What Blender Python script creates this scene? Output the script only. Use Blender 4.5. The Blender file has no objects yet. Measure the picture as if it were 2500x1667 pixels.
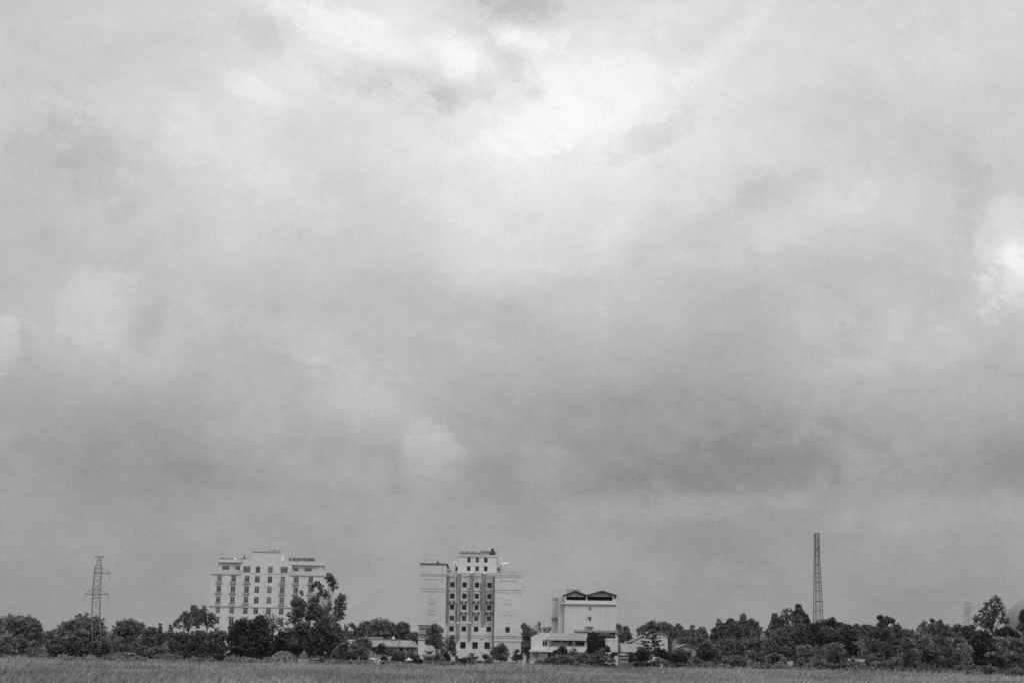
import bpy, math, random
import numpy as np
from mathutils import Matrix, Vector
random.seed(7); rng = np.random.default_rng(11)
sc = bpy.context.scene
col = sc.collection
R = math.radians
# ------------------------------------------------------------------ camera
F = 3472.0; CX, CY = 1250.0, 833.5; EYE = 3.4
PITCH = math.atan(752.0/F); ROLL = 0.0145
MROT = (Matrix.Rotation(math.pi/2+PITCH, 3, 'X') @ Matrix.Rotation(ROLL, 3, 'Z'))
cam = bpy.data.cameras.new('camera'); cam.lens = 50; cam.sensor_width = 36; cam.clip_end = 20000; cam.clip_start = .1
co = bpy.data.objects.new('camera', cam); col.objects.link(co)
co.matrix_world = Matrix.Translation((0, 0, EYE)) @ MROT.to_4x4()
sc.camera = co

def ray(px, py):
    return MROT @ Vector(((px-CX)/F, -(py-CY)/F, -1.0))
def at(px, py, Y):
    """where the sight line through a photo point stands at distance Y (metres)"""
    d = ray(px, py); t = Y/d.y
    return Vector((d.x*t, Y, EYE+d.z*t))
def mpp(Y): return Y/F*1.0

# ------------------------------------------------------------------ materials
def mat(name, base, rough=.8, var=0.0, scale=1.0, streak=0.0, spec=.3, metallic=0.0, trans=0.0, bump=0.0, stain=None, stretch=(1.6, 1.6, .1)):
    m = bpy.data.materials.new(name); m.use_nodes = True
    nt = m.node_tree; N = nt.nodes; L = nt.links
    b = N['Principled BSDF']; b.inputs['Roughness'].default_value = rough
    b.inputs['Specular IOR Level'].default_value = spec; b.inputs['Metallic'].default_value = metallic
    b.inputs['Base Color'].default_value = (base, base, base, 1)
    tc = N.new('ShaderNodeTexCoord')
    out = None
    def mulmap(vec, sc_, detail, lo, hi, a=.35, z=.68):
        n = N.new('ShaderNodeTexNoise'); n.inputs['Scale'].default_value = sc_; n.inputs['Detail'].default_value = detail
        L.new(vec, n.inputs['Vector'])
        r = N.new('ShaderNodeMapRange'); L.new(n.outputs['Fac'], r.inputs['Value'])
        r.inputs['From Min'].default_value = a; r.inputs['From Max'].default_value = z
        r.inputs['To Min'].default_value = lo; r.inputs['To Max'].default_value = hi
        return r.outputs['Result']
    facs = []
    if var: facs.append(mulmap(tc.outputs['Object'], scale, 4, 1-var, 1+var))
    if streak:
        mp = N.new('ShaderNodeMapping'); mp.inputs['Scale'].default_value = stretch
        L.new(tc.outputs['Object'], mp.inputs['Vector'])
        facs.append(mulmap(mp.outputs['Vector'], 1.0, 5, 1.0, 1-streak, .5, .75))
        facs.append(mulmap(mp.outputs['Vector'], .22, 3, 1.0, 1-streak*.5, .4, .7))
    if facs:
        v = facs[0]
        for f in facs[1:]:
            k = N.new('ShaderNodeMath'); k.operation = 'MULTIPLY'; L.new(v, k.inputs[0]); L.new(f, k.inputs[1]); v = k.outputs[0]
        k = N.new('ShaderNodeMath'); k.operation = 'MULTIPLY'; L.new(v, k.inputs[0]); k.inputs[1].default_value = base
        c = N.new('ShaderNodeCombineColor')
        for i in range(3): L.new(k.outputs[0], c.inputs[i])
        L.new(c.outputs[0], b.inputs['Base Color']); out = c.outputs[0]
    if trans:
        tr = N.new('ShaderNodeBsdfTranslucent'); mx = N.new('ShaderNodeMixShader'); mx.inputs[0].default_value = trans
        if out is not None: L.new(out, tr.inputs['Color'])
        else: tr.inputs['Color'].default_value = (base, base, base, 1)
        L.new(b.outputs[0], mx.inputs[1]); L.new(tr.outputs[0], mx.inputs[2]); L.new(mx.outputs[0], N['Material Output'].inputs['Surface'])
    return m

M = {
 'white': mat('white_render', .61, .85, .06, .35, .11),
 'plain_white': mat('plain_white_render', .62, .85, .05, .3, .09),
 'dull_white': mat('weathered_white_render', .57, .85, .06, .4, .13),
 'grey_render': mat('grey_render', .36, .85, .16, .5, .4),
 'stained': mat('rain_stained_render', .54, .85, .10, .6, .42),
 'duct': mat('weathered_duct', .25, .7, .18, .8, .3),
 'stain': mat('dark_damp_stain', .24, .9, .3, .9, .4),
 'concrete': mat('old_concrete', .30, .9, .2, .8, .3),
 'dark_concrete': mat('dark_concrete', .12, .9, .25, .8, .3),
 'cornice': mat('cornice_plaster', .56, .85, .08, .5, .2),
 'trim': mat('white_trim', .8, .7, .03, 1),
 'bright': mat('bright_white_paint', .9, .5),
 'frame': mat('window_frame', .3, .5, .1, 1),
 'pale_frame': mat('pale_window_frame', .5, .5, .1, 1),
 'glass_dark': mat('dark_glass', .009, .12, spec=.3),
 'glass_dim': mat('dim_glass', .024, .12, .3, .6, spec=.5),
 'glass_mid': mat('curtained_glass', .062, .2, .35, .7, spec=.5),
 'glass_pale': mat('pale_curtained_glass', .14, .25, .3, .7, spec=.5),
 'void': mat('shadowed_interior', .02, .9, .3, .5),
 'tile': mat('faded_roof_tile', .28, .85, .12, .7, .2, stretch=(.6, 3, 3)),
 'tile_grey': mat('grey_roof_sheet', .28, .8, .12, .5, .2, stretch=(3, .5, .5)),
 'tile_dark': mat('dark_roof_tile', .10, .8, .2, .8, .2),
 'steel': mat('galvanised_steel', .20, .5, .15, 1.0, metallic=.0),
 'dark_steel': mat('weathered_dark_steel', .06, .55, .2, 1.0),
 'light_steel': mat('bright_galvanised_steel', .34, .5, .1, 1.0),
 'tank': mat('stainless_tank', .42, .35, .1, 1.0, metallic=.3),
 'black': mat('black_plastic', .02, .5, .1, 1.0),
 'stone': mat('grave_stone', .34, .85, .2, 2.0, .35),
 'stone_white': mat('whitewashed_stone', .6, .85, .15, 2.0, .3),
 'stone_dark': mat('mossy_shaded_stone', .15, .9, .3, 1.5, .3),
 'bark': mat('bark', .07, .9, .3, 2.0),
 'bark_pale': mat('pale_bark', .17, .9, .2, 2.0),
 'dome': mat('dull_dome_sheet', .27, .6, .1, .1, .15, stretch=(.4, .4, .02)),
 'cloth': mat('white_sheet', .5, .7, .08, 1),
}
def leafmat(name, base, var=.45, scale=.45, rough=.55, trans=.22):
    return mat(name, base, rough, var, scale, trans=trans, spec=.35)
LM = {
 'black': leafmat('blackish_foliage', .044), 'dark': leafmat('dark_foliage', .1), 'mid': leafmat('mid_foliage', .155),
 'olive': leafmat('dull_foliage', .165), 'light': leafmat('light_foliage', .21), 'pale': leafmat('pale_foliage', .26),
 'hazy': leafmat('far_foliage', .14),
}

# ------------------------------------------------------------------ mesh helpers
class MB:
    def __init__(s): s.v = []; s.f = []
    def quad(s, a, b, c, d):
        i = len(s.v); s.v += [tuple(a), tuple(b), tuple(c), tuple(d)]; s.f.append((i, i+1, i+2, i+3)); return s
    def box(s, x0, x1, y0, y1, z0, z1):
        i = len(s.v)
        s.v += [(x0,y0,z0),(x1,y0,z0),(x1,y1,z0),(x0,y1,z0),(x0,y0,z1),(x1,y0,z1),(x1,y1,z1),(x0,y1,z1)]
        for f in ((0,3,2,1),(4,5,6,7),(0,1,5,4),(1,2,6,5),(2,3,7,6),(3,0,4,7)): s.f.append(tuple(i+k for k in f))
        return s
    def prism(s, pts, y0, y1):
        """polygon in x-z pushed from y0 to y1"""
        i = len(s.v); n = len(pts)
        s.v += [(p[0], y0, p[1]) for p in pts]+[(p[0], y1, p[1]) for p in pts]
        s.f.append(tuple(i+k for k in range(n))); s.f.append(tuple(i+n+k for k in reversed(range(n))))
        for k in range(n): s.f.append((i+k, i+n+k, i+n+(k+1) % n, i+(k+1) % n))
        return s
    def slab(s, pts, t):
        """quad/polygon roof sheet (3D points) with thickness t downwards"""
        i = len(s.v); n = len(pts)
        s.v += [tuple(p) for p in pts]+[(p[0], p[1], p[2]-t) for p in pts]
        s.f.append(tuple(i+k for k in range(n))); s.f.append(tuple(i+n+k for k in reversed(range(n))))
        for k in range(n): s.f.append((i+k, i+n+k, i+n+(k+1) % n, i+(k+1) % n))
        return s
    def tube(s, pts, rad, n=6, cap=True):
        pts = [Vector(p) for p in pts]
        if not hasattr(rad, '__len__'): rad = [rad]*len(pts)
        rings = []
        for k, p in enumerate(pts):
            d = (pts[min(k+1, len(pts)-1)]-pts[max(k-1, 0)]).normalized()
            a = Vector((0, 0, 1)) if abs(d.z) < .9 else Vector((1, 0, 0))
            u = d.cross(a).normalized(); w = d.cross(u)
            i = len(s.v)
            for j in range(n):
                t = 2*math.pi*j/n; q = p+(u*math.cos(t)+w*math.sin(t))*rad[k]; s.v.append(tuple(q))
            rings.append(i)
        for a, b in zip(rings, rings[1:]):
            for j in range(n): s.f.append((a+j, a+(j+1) % n, b+(j+1) % n, b+j))
        if cap:
            s.f.append(tuple(rings[0]+j for j in reversed(range(n)))); s.f.append(tuple(rings[-1]+j for j in range(n)))
        return s
    def lathe(s, cx, cy, prof, n=20):
        rings = []
        for r, z in prof:
            i = len(s.v); rings.append(i)
            for j in range(n):
                t = 2*math.pi*j/n; s.v.append((cx+r*math.cos(t), cy+r*math.sin(t), z))
        for a, b in zip(rings, rings[1:]):
            for j in range(n): s.f.append((a+j, a+(j+1) % n, b+(j+1) % n, b+j))
        s.f.append(tuple(rings[0]+j for j in reversed(range(n)))); s.f.append(tuple(rings[-1]+j for j in range(n)))
        return s
    def build(s, name, m, parent=None, smooth=False, loc=None):
        me = bpy.data.meshes.new(name); me.from_pydata(s.v, [], s.f); me.update()
        if m is not None: me.materials.append(m)
        if smooth: me.polygons.foreach_set('use_smooth', [True]*len(me.polygons))
        o = bpy.data.objects.new(name, me); col.objects.link(o)
        if parent is not None: o.parent = parent
        if loc is not None: o.location = loc
        return o
def np_mesh(name, verts, m, parent=None, per=4):
    """verts: (n, per, 3) faces with their own corners"""
    n = len(verts); me = bpy.data.meshes.new(name)
    me.vertices.add(n*per); me.vertices.foreach_set('co', verts.astype(np.float32).ravel())
    me.loops.add(n*per); me.loops.foreach_set('vertex_index', np.arange(n*per, dtype=np.int32))
    me.polygons.add(n); me.polygons.foreach_set('loop_start', np.arange(0, n*per, per, dtype=np.int32))
    me.update(calc_edges=True); me.validate()
    if m is not None: me.materials.append(m)
    o = bpy.data.objects.new(name, me); col.objects.link(o)
    if parent is not None: o.parent = parent
    return o
def tag(o, label, cat, group=None):
    o['label'] = label; o['category'] = cat
    if group: o['group'] = group
    return o
def thing(name, label, cat, loc=(0, 0, 0), rz=0, group=None):
    o = bpy.data.objects.new(name, None); col.objects.link(o); o.empty_display_size = .3
    o.location = loc; o.rotation_euler = (0, 0, rz); return tag(o, label, cat, group)
def kind(o, k): o['kind'] = k; return o
def clone(o, loc, label=None, rz=None):
    r = o.copy(); col.objects.link(r); r.location = loc
    if rz is not None: r.rotation_euler = (0, 0, rz)
    if label: r['label'] = label
    for ch in o.children:
        c = ch.copy(); col.objects.link(c); c.parent = r
        for g in ch.children:
            d = g.copy(); col.objects.link(d); d.parent = c
    return r

class Frame:
    """a facade plane: local u to the right, v into the building, z up"""
    def __init__(s, px, Y, yaw=0.0):
        p = at(px, 1580, Y); s.X, s.Y, s.yaw = p.x, Y, yaw
        s.c, s.s = math.cos(yaw), math.sin(yaw)
    def uz(s, px, py, v=0.0):
        d = ray(px, py); ox, oy = s.X-s.s*v, s.Y+s.c*v
        # (d.x t - ox)*(-s)+(d.y t - oy)*c = 0
        t = (-s.s*ox+s.c*oy)/(-s.s*d.x+s.c*d.y)
        x, y = d.x*t-ox, d.y*t-oy
        return x*s.c+y*s.s, EYE+d.z*t
    def u(s, px, py=1480, v=0.0): return s.uz(px, py, v)[0]
    def z(s, py, px=None, v=0.0): return s.uz(s.px0 if px is None else px, py, v)[1]
    def root(s, name, label, cat): return thing(name, label, cat, (s.X, s.Y, 0), s.yaw)

def facade(mb, x0, x1, z0, z1, holes, y=0.0, reveal=.25):
    xs = sorted({x0, x1}|{h[0] for h in holes}|{h[1] for h in holes}); zs = sorted({z0, z1}|{h[2] for h in holes}|{h[3] for h in holes})
    xs = [x for x in xs if x0-1e-6 <= x <= x1+1e-6]; zs = [z for z in zs if z0-1e-6 <= z <= z1+1e-6]
    for a, b in zip(xs, xs[1:]):
        for c, d in zip(zs, zs[1:]):
            mx, mz = (a+b)/2, (c+d)/2
            if any(h[0] < mx < h[1] and h[2] < mz < h[3] for h in holes): continue
            mb.quad((a, y, c), (b, y, c), (b, y, d), (a, y, d))
    for a, b, c, d in holes:
        r = y+reveal
        mb.quad((a, y, c), (a, y, d), (a, r, d), (a, r, c)); mb.quad((b, y, c), (b, r, c), (b, r, d), (b, y, d))
        mb.quad((a, y, c), (a, r, c), (b, r, c), (b, y, c)); mb.quad((a, y, d), (b, y, d), (b, r, d), (a, r, d))
def shell(mb, x0, x1, y0, y1, z0, z1, top=True):
    mb.quad((x0, y1, z0), (x0, y0, z0), (x0, y0, z1), (x0, y1, z1)); mb.quad((x1, y0, z0), (x1, y1, z0), (x1, y1, z1), (x1, y0, z1))
    mb.quad((x1, y1, z0), (x0, y1, z0), (x0, y1, z1), (x1, y1, z1))
    if top: mb.quad((x0, y0, z1), (x1, y0, z1), (x1, y1, z1), (x0, y1, z1))
def window(parent, a, b, c, d, y, glass, frame='frame', mull=1, transom=.72, bar=.07):
    """frame with its pane set into an opening a..b, c..d"""
    f = MB(); w = bar
    f.box(a, a+w, y, y+.06, c, d); f.box(b-w, b, y, y+.06, c, d); f.box(a+w, b-w, y, y+.06, c, c+w); f.box(a+w, b-w, y, y+.06, d-w, d)
    for k in range(mull):
        x = a+(b-a)*(k+1)/(mull+1); f.box(x-w/2, x+w/2, y+.004, y+.056, c+w, d-w)
    if transom:
        z = c+(d-c)*transom; f.box(a+w, b-w, y+.008, y+.052, z-w/2, z+w/2)
    fo = f.build('window', M[frame], parent)
    p = MB().box(a+.01, b-.01, y+.065, y+.09, c+.01, d-.01); p.build('pane', M[glass], fo)
    return fo

# ------------------------------------------------------------------ ground
gm = mat('ground_soil_and_grass', .085, .95, .35, .2)
g = MB(); nx, ny = 60, 60
def gz(x, y): return 0.0
g.quad((-1500, -200, 0), (1500, -200, 0), (1500, 2400, 0), (-1500, 2400, 0))
kind(g.build('ground', gm), 'structure')

# ------------------------------------------------------------------ vegetation
def leaves(centers, norms, size, aspect=.5, jitter=.9):
    """one rhombic leaf spray per centre, roughly facing its normal"""
    n = len(centers)
    nr = norms+rng.normal(0, jitter, (n, 3)); nr /= np.linalg.norm(nr, axis=1, keepdims=True)+1e-9
    a = rng.normal(0, 1, (n, 3)); a -= nr*np.sum(a*nr, axis=1, keepdims=True); a /= np.linalg.norm(a, axis=1, keepdims=True)+1e-9
    b = np.cross(nr, a); s = (size*rng.uniform(.55, 1.35, n))[:, None]
    k = rng.uniform(-.25, .25, n)[:, None]
    return np.stack([centers-a*s, centers+b*s*aspect+a*s*k, centers+a*s, centers-b*s*aspect+a*s*k], axis=1)
def lobe_leaves(c, r, leaf, dens=1.0, core=True, loose=0.0):
    c = np.array(c); r = np.array(r); rm = float(np.mean(r))
    cl = min(max(.26*rm, .28), .8)
    ncl = max(6, int(1.25*dens*4*rm*rm/(cl*cl)))
    d = rng.normal(0, 1, (ncl, 3)); d[:, 2] += .15; d /= np.linalg.norm(d, axis=1, keepdims=True)
    fr = rng.uniform(.5, 1.0+max(loose, .14), ncl)**.75
    cc = c+d*r*fr[:, None]
    per = max(5, int((cl/leaf)**2*3.4))
    idx = np.repeat(np.arange(ncl), per)
    off = rng.normal(0, .5, (len(idx), 3)); off[:, 2] *= .7
    pts = cc[idx]+off*cl*rng.uniform(.6, 1.2, ncl)[idx][:, None]
    nm = d[idx]*.5+off*.9; nm[:, 2] += .45
    out = [leaves(pts, nm, leaf*np.ones(len(idx)))]
    if core:
        k = max(12, int(30*rm)); d2 = rng.normal(0, 1, (k, 3)); d2 /= np.linalg.norm(d2, axis=1, keepdims=True)
        out.append(leaves(c+d2*r*rng.uniform(.1, .7, (k, 1)), d2, leaf*2.4*np.ones(k), .8))
    return np.concatenate(out)
def grow(root, Y, lobes, tone, leaf=.3, dens=1.0, core=True, loose=0.0, base=None, tr=.16, bark='bark', crown='crown', trunk='trunk', limbs=True, depth=.8, stem_top=None):
    """crown and tapered trunk of one tree; lobes are (cx, cy, rx, ry) seen from the field at distance Y"""
    s = mpp(Y); ox, oy = root.location.x, root.location.y
    xs = [l[0] for l in lobes]; span = (max(xs)-min(xs))*s*.5
    out = []; cen = []
    for i, l in enumerate(lobes):
        dy = random.uniform(-.6, .6)*span*depth if len(lobes) > 2 else random.uniform(-.2, .2)*l[2]*s
        p = at(l[0], l[1], Y+dy); k = (Y+dy)/Y
        rx, ry = l[2]*s*k*(1.06 if core else 1.08), l[3]*s*k*(1.06 if core else 1.08)
        c = (p.x-ox, p.y-oy, p.z); cen.append((c, rx, ry))
        out.append(lobe_leaves(c, (rx, min(rx, ry*1.4)*.95, ry), leaf*(1 if core else .8), dens*(1 if core else .72), core, loose))
    np_mesh(crown, np.concatenate(out), LM[tone], root)
    t = MB(); zs = [c[0][2] for c in cen]; zlow = min(zs); ztop = max(zs)
    mx = float(np.mean([c[0][0] for c in cen])); my = float(np.mean([c[0][1] for c in cen]))
    hub = Vector((mx*.6, my*.6, max(.5, zlow+(ztop-zlow)*.2)))
    mid = Vector((hub.x*.35+random.uniform(-.1, .1), hub.y*.35, hub.z*.5))
    top = Vector(max(cen, key=lambda c: c[0][2])[0])
    t.tube([(0, 0, -.1), mid, hub, hub.lerp(top, .55), top], [tr*1.25, tr, tr*.8, tr*.5, tr*.15], 7)
    if limbs:
        for c, rx, ry in cen:
            c = Vector(c)
            if (c-hub).length < .4: continue
            m2 = hub.lerp(c, .5)+Vector((0, 0, -.12*(c-hub).length))
            t.tube([hub.lerp(mid, random.uniform(0, .5)), m2, c, c+Vector((random.uniform(-.3, .3)*rx, 0, ry*.5))], [tr*.55, tr*.4, tr*.22, tr*.08], 5)
    t.build(trunk, M[bark], root, smooth=True)
    return root
def tree(name, label, Y, lobes, tone, base=None, cat='tree', **kw):
    bx = base if base is not None else sum(l[0] for l in lobes)/len(lobes)
    p = at(bx, 1600, Y)
    return grow(thing(name, label, cat, (p.x, Y, 0), 0, kw.pop('group', None)), Y, lobes, tone, **kw)
def bush(name, label, Y, lobes, tone, base=None, cat='bush', **kw):
    kw.setdefault('leaf', .2); kw.setdefault('tr', .06)
    return tree(name, label, Y, lobes, tone, base, cat, crown='foliage', trunk='stem', **kw)

def frond_faces(p0, d, L, droop, w, leaflets=14, flat=.2):
    """feathery palm frond as faces: leaflets either side of an arching rib"""
    d = np.array(d, float); d /= np.linalg.norm(d); out = []
    side = np.cross(d, (0, 0, 1.0)); side /= np.linalg.norm(side)+1e-9
    t = np.linspace(0, 1, leaflets+1); w = w*1.7
    pts = np.array(p0)[None]+d[None]*(L*t)[:, None]; pts[:, 2] -= droop*L*t**2.0
    for k in range(leaflets):
        a, b = pts[k], pts[k+1]; ww = w*math.sin(math.pi*(.12+.83*t[k+1]))
        for sg in (-1, 1):
            tip = (a+b)/2+side*sg*ww+d*ww*.5; tip = tip-np.array((0, 0, ww*flat+ww*random.uniform(0, .3)))
            out.append([a, a+(b-a)*.75, tip+(b-a)*.18, tip])
    # rib
    for k in range(leaflets):
        a, b = pts[k], pts[k+1]; e = np.array((0, 0, .03))
        out.append([a-e, b-e, b+e, a+e])
    return np.array(out)
def palm(name, label, Y, px, py_crown, L_px, tone, n=12, up=(.0, 1.0), w=.28, tr=.11, droop=.6, cat='palm'):
    p = at(px, py_crown, Y); root = thing(name, label, cat, (p.x, Y, 0)); s = mpp(Y); L = L_px*s
    fr = []
    for k in range(n):
        a = 2*math.pi*k/n+random.uniform(-.2, .2); e = random.uniform(*up)
        fr.append(frond_faces((0, 0, p.z), (math.cos(a)*math.cos(e), math.sin(a)*math.cos(e), math.sin(e)), L*random.uniform(.8, 1.1), droop*random.uniform(.6, 1.2), L*w))
    np_mesh('fronds', np.concatenate(fr), LM[tone], root)
    MB().tube([(0, 0, -.1), (.02, 0, p.z*.5), (0, 0, p.z+.05)], [tr*1.3, tr, tr*.85], 8).build('trunk', M['bark'], root, smooth=True)
    return root
def banana(name, label, Y, px, py_hub, blades, tone):
    """blades: (dx, dy) of each leaf tip from the hub, in photo points, plus leaf width in points"""
    h = at(px, py_hub, Y); root = thing(name, label, 'banana plant', (h.x, Y, 0)); s = mpp(Y); out = []
    for k, (dx, dy, w) in enumerate(blades):
        p0 = np.array((0, 0, h.z)); p1 = np.array((dx*s, random.uniform(-.5, .5), h.z-dy*s))
        ax = p1-p0; L = np.linalg.norm(ax); ax /= L; sd = np.cross(ax, (0, 1, 0)); sd /= np.linalg.norm(sd)
        tw = random.uniform(-.5, .5); sd = sd*math.cos(tw)+np.array((0, 1, 0))*math.sin(tw)
        m = 8; prev = None
        for j in range(m+1):
            t = j/m; c = p0+ax*L*t; c = c+np.array((0, 0, -.18*L*t*t+.18*L*t)); ww = w*s*.5*math.sin(math.pi*min(1, .1+.88*t))**.6
            cur = (c+sd*ww-np.array((0, 0, ww*.3)), c, c-sd*ww-np.array((0, 0, ww*.3)))
            if prev is not None:
                e = random.uniform(.9, 1.0)
                out.append([prev[0], prev[1], cur[1], cur[0]*e+cur[1]*(1-e)]); out.append([prev[1], prev[2], cur[2]*e+cur[1]*(1-e), cur[1]])
            prev = cur
    np_mesh('leaf_blades', np.array(out), LM[tone], root)
    MB().tube([(0, 0, -.1), (0, 0, h.z*.6), (0, 0, h.z+.1)], [.2, .15, .09], 8).build('stem', M['bark'], root, smooth=True)
    return root
def conifer(name, label, Y, px, py_top, py_base, tiers, half_px, tone, taper=1.0, start=.12, up=.25, tr=.12, sparse=1.0, bark='bark'):
    """tiered araucaria: whorls of level branches carrying short sprays"""
    tp = at(px, py_top, Y); bt = at(px, py_base, Y); s = mpp(Y)
    root = thing(name, label, 'conifer', (bt.x, Y, 0)); H = tp.z; t = MB(); L = []
    lean = tp.x-bt.x
    t.tube([(0, 0, -.1), (lean*.5, 0, H*.5), (lean, 0, H)], [tr, tr*.7, .02], 7)
    z0 = max(0.2, bt.z)+start*(H-bt.z)
    for k in range(tiers):
        f = k/(tiers-1); z = z0+(H-z0)*(f**.9)*.97; dz = (H-z0)/tiers*.45; r = half_px*s*((1-f)**taper*.92+.08)*random.uniform(.8, 1.12)
        nb = 7
        for j in range(nb):
            a = 2*math.pi*j/nb+random.uniform(-.3, .3)+k; rr = r*random.uniform(.6, 1.2)
            e = Vector((math.cos(a)*rr+lean*z/H, math.sin(a)*rr, z+rr*up)); jz = random.uniform(-dz, dz); e.z += jz; b = Vector((lean*z/H, 0, z+jz))
            m = b.lerp(e, .5)-Vector((0, 0, rr*.05)); t.tube([b, m, e], [.04, .03, .012], 4)
            q = max(6, int(rr/.16*sparse*4.2)); tt = rng.uniform(.25, 1.03, q)
            pts = np.array(b)[None]*(1-tt)[:, None]+np.array(e)[None]*tt[:, None]; pts += rng.normal(0, .09, pts.shape)*np.array((1.2, 1.2, .7))
            nm = np.zeros_like(pts); nm[:, 2] = 1
            L.append(leaves(pts, nm, .23*np.ones(q), .5, .6))
    t.build('trunk', M[bark], root, smooth=True)
    np_mesh('needles', np.concatenate(L), LM[tone], root)
    return root

exec_order = []
# ================================================================== BUILDINGS
def low_parts(): pass

# ---- white hotel-like block at the left
fr = Frame(640, 460, R(4)); fr.px0 = 640
B = fr.root('apartment_building', 'white eight-bay block with a raised central tower, standing behind the tall eucalyptus', 'building')
RY = 1414
cols = [(529.7, 541.2), (564.2, 575.8), (597.3, 608.8), (622.4, 634), (653.3, 664.6), (684.3, 695.9), (717.4, 729), (753, 764.4)]
zr = {1: (fr.z(1398), fr.z(1382)), 2: (fr.z(1422), fr.z(1405.5)), 3: (fr.z(1447.5), fr.z(1431)), 4: (fr.z(1473.5), fr.z(1457)), 5: (fr.z(1499), fr.z(1483.5)), 6: (fr.z(1525), fr.z(1509.5)), 7: (fr.z(1551), fr.z(1536)), 8: (fr.z(1577), fr.z(1562))}
U = [(fr.u(a, RY), fr.u(b, RY)) for a, b in cols]
xl, xr = fr.u(515, RY), fr.u(786, RY)
cl_, cr_ = fr.u(590, RY), fr.u(706, RY)        # central part, flush to the top
ztop = fr.z(1367.5); zter = fr.z(1399.5)        # parapet of the main block, terrace floor
DEP = 17.0
holes = []; wins = []
for r in range(2, 9):
    for i, (a, b) in enumerate(U):
        holes.append((a, b, zr[r][0], zr[r][1])); wins.append((i, r, a, b, zr[r][0], zr[r][1]))
w = MB(); facade(w, xl, xr, 0, zter, holes, 0, .28)
# chamfered right corner
xc = fr.u(797, RY)
w.quad((xr, 0, 0), (xc, 3.2, 0), (xc, 3.2, zter), (xr, 0, zter))
w.quad((xc, 3.2, 0), (xc, DEP, 0), (xc, DEP, zter), (xc, 3.2, zter)); w.quad((xl, DEP, 0), (xl, 0, 0), (xl, 0, zter), (xl, DEP, zter))
w.quad((xc, DEP, 0), (xl, DEP, 0), (xl, DEP, zter), (xc, DEP, zter))
w.slab([(xl, 0, zter), (xr, 0, zter), (xc, 3.2, zter), (xc, DEP, zter), (xl, DEP, zter)], .2)
w.build('wall', M['white'], B)
# top storey: recessed wings, flush centre
tu = [(fr.u(541, 1390), fr.u(558.8, 1390)), (fr.u(573, 1390), fr.u(584.7, 1390)), (fr.u(593.6, 1390), fr.u(611, 1390)), (fr.u(624, 1390), fr.u(635.3, 1390)), (fr.u(654.4, 1390), fr.u(666, 1390)), (fr.u(684.8, 1390), fr.u(702.6, 1390)), (fr.u(716.3, 1390), fr.u(727.9, 1390)), (fr.u(743, 1390), fr.u(761, 1390))]
zw = (fr.z(1391.5), fr.z(1382))
t = MB(); REC = .9
hl = [(tu[0][0], tu[0][1], zw[0], zw[1]), (tu[1][0], tu[1][1], zw[0], zw[1])]
hr = [(tu[6][0], tu[6][1], zw[0]-.2, zw[1]-.2), (tu[7][0], tu[7][1], zw[0]-.2, zw[1]-.2)]
hc = [(tu[k][0], tu[k][1], zr[1][0], zr[1][1]) for k in (2, 3, 4, 5)]
facade(t, fr.u(530, RY), cl_, zter+.01, ztop, hl, REC, .25); facade(t, cr_, fr.u(779, RY), zter+.01, ztop, hr, REC, .25)
facade(t, cl_+.005, cr_-.005, zter+.01, ztop, hc, -.02, .28)
t.quad((cl_, -.02, zter), (cl_, REC, zter), (cl_, REC, ztop), (cl_, -.02, ztop)); t.quad((cr_, -.02, zter), (cr_, -.02, ztop), (cr_, REC, ztop), (cr_, REC, zter))
x0, x1 = fr.u(530, RY), fr.u(779, RY)
t.quad((x0, DEP, zter), (x0, REC, zter), (x0, REC, ztop), (x0, DEP, ztop))
x2 = fr.u(789, RY); t.quad((x1, REC, zter), (x2, REC+3.0, zter), (x2, REC+3.0, ztop), (x1, REC, ztop)); t.quad((x2, REC+3, zter), (x2, DEP, zter), (x2, DEP, ztop), (x2, REC+3, ztop))
t.slab([(x0, REC, ztop-.02), (x1, REC, ztop-.02), (x2, REC+3, ztop-.02), (x2, DEP, ztop-.02), (x0, DEP, ztop-.02)], .15)
t.build('top_storey', M['plain_white'], B)
# roof parapets above the wings, with a deep eave
ze = fr.z(1373.5); p = MB()
p.box(fr.u(527, RY), cl_-.01, -.25, REC+.6, ze, ztop+.12); p.build('roof_edge', M['white'], B)
p = MB(); zE = ze-.45; a_, b_, c_ = cr_+.01, fr.u(778, RY), fr.u(794, RY)
p.prism([(0, 0)]*0 or [(a_, zE), (b_, zE), (b_, ztop-.1), (a_, ztop-.1)], -.25, REC+.6)
p.slab([(b_, -.25, ztop-.1), (c_, 3.2, ztop-.1), (c_, 5.0, ztop-.1), (b_, REC+.6, ztop-.1)], ztop-.1-zE); p.build('roof_edge', M['white'], B)
# central tower
tz = fr.z(1346.5); ta, tb = fr.u(616, 1380), fr.u(683, 1380)
q = MB(); facade(q, ta, tb, ztop, tz, [], -.03); shell(q, ta, tb, -.03, DEP*.7, ztop, tz); q.build('tower', M['plain_white'], B)
MB().box(ta-.35, tb+.1, -.35, DEP*.72, tz+.004, tz+.28).build('tower_slab', M['cornice'], B)
q = MB().box(tb+.004, fr.u(691, 1380), 2.0, 6, ztop, fr.z(1349.5)); q.build('stair_housing', M['dull_white'], B)
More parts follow.
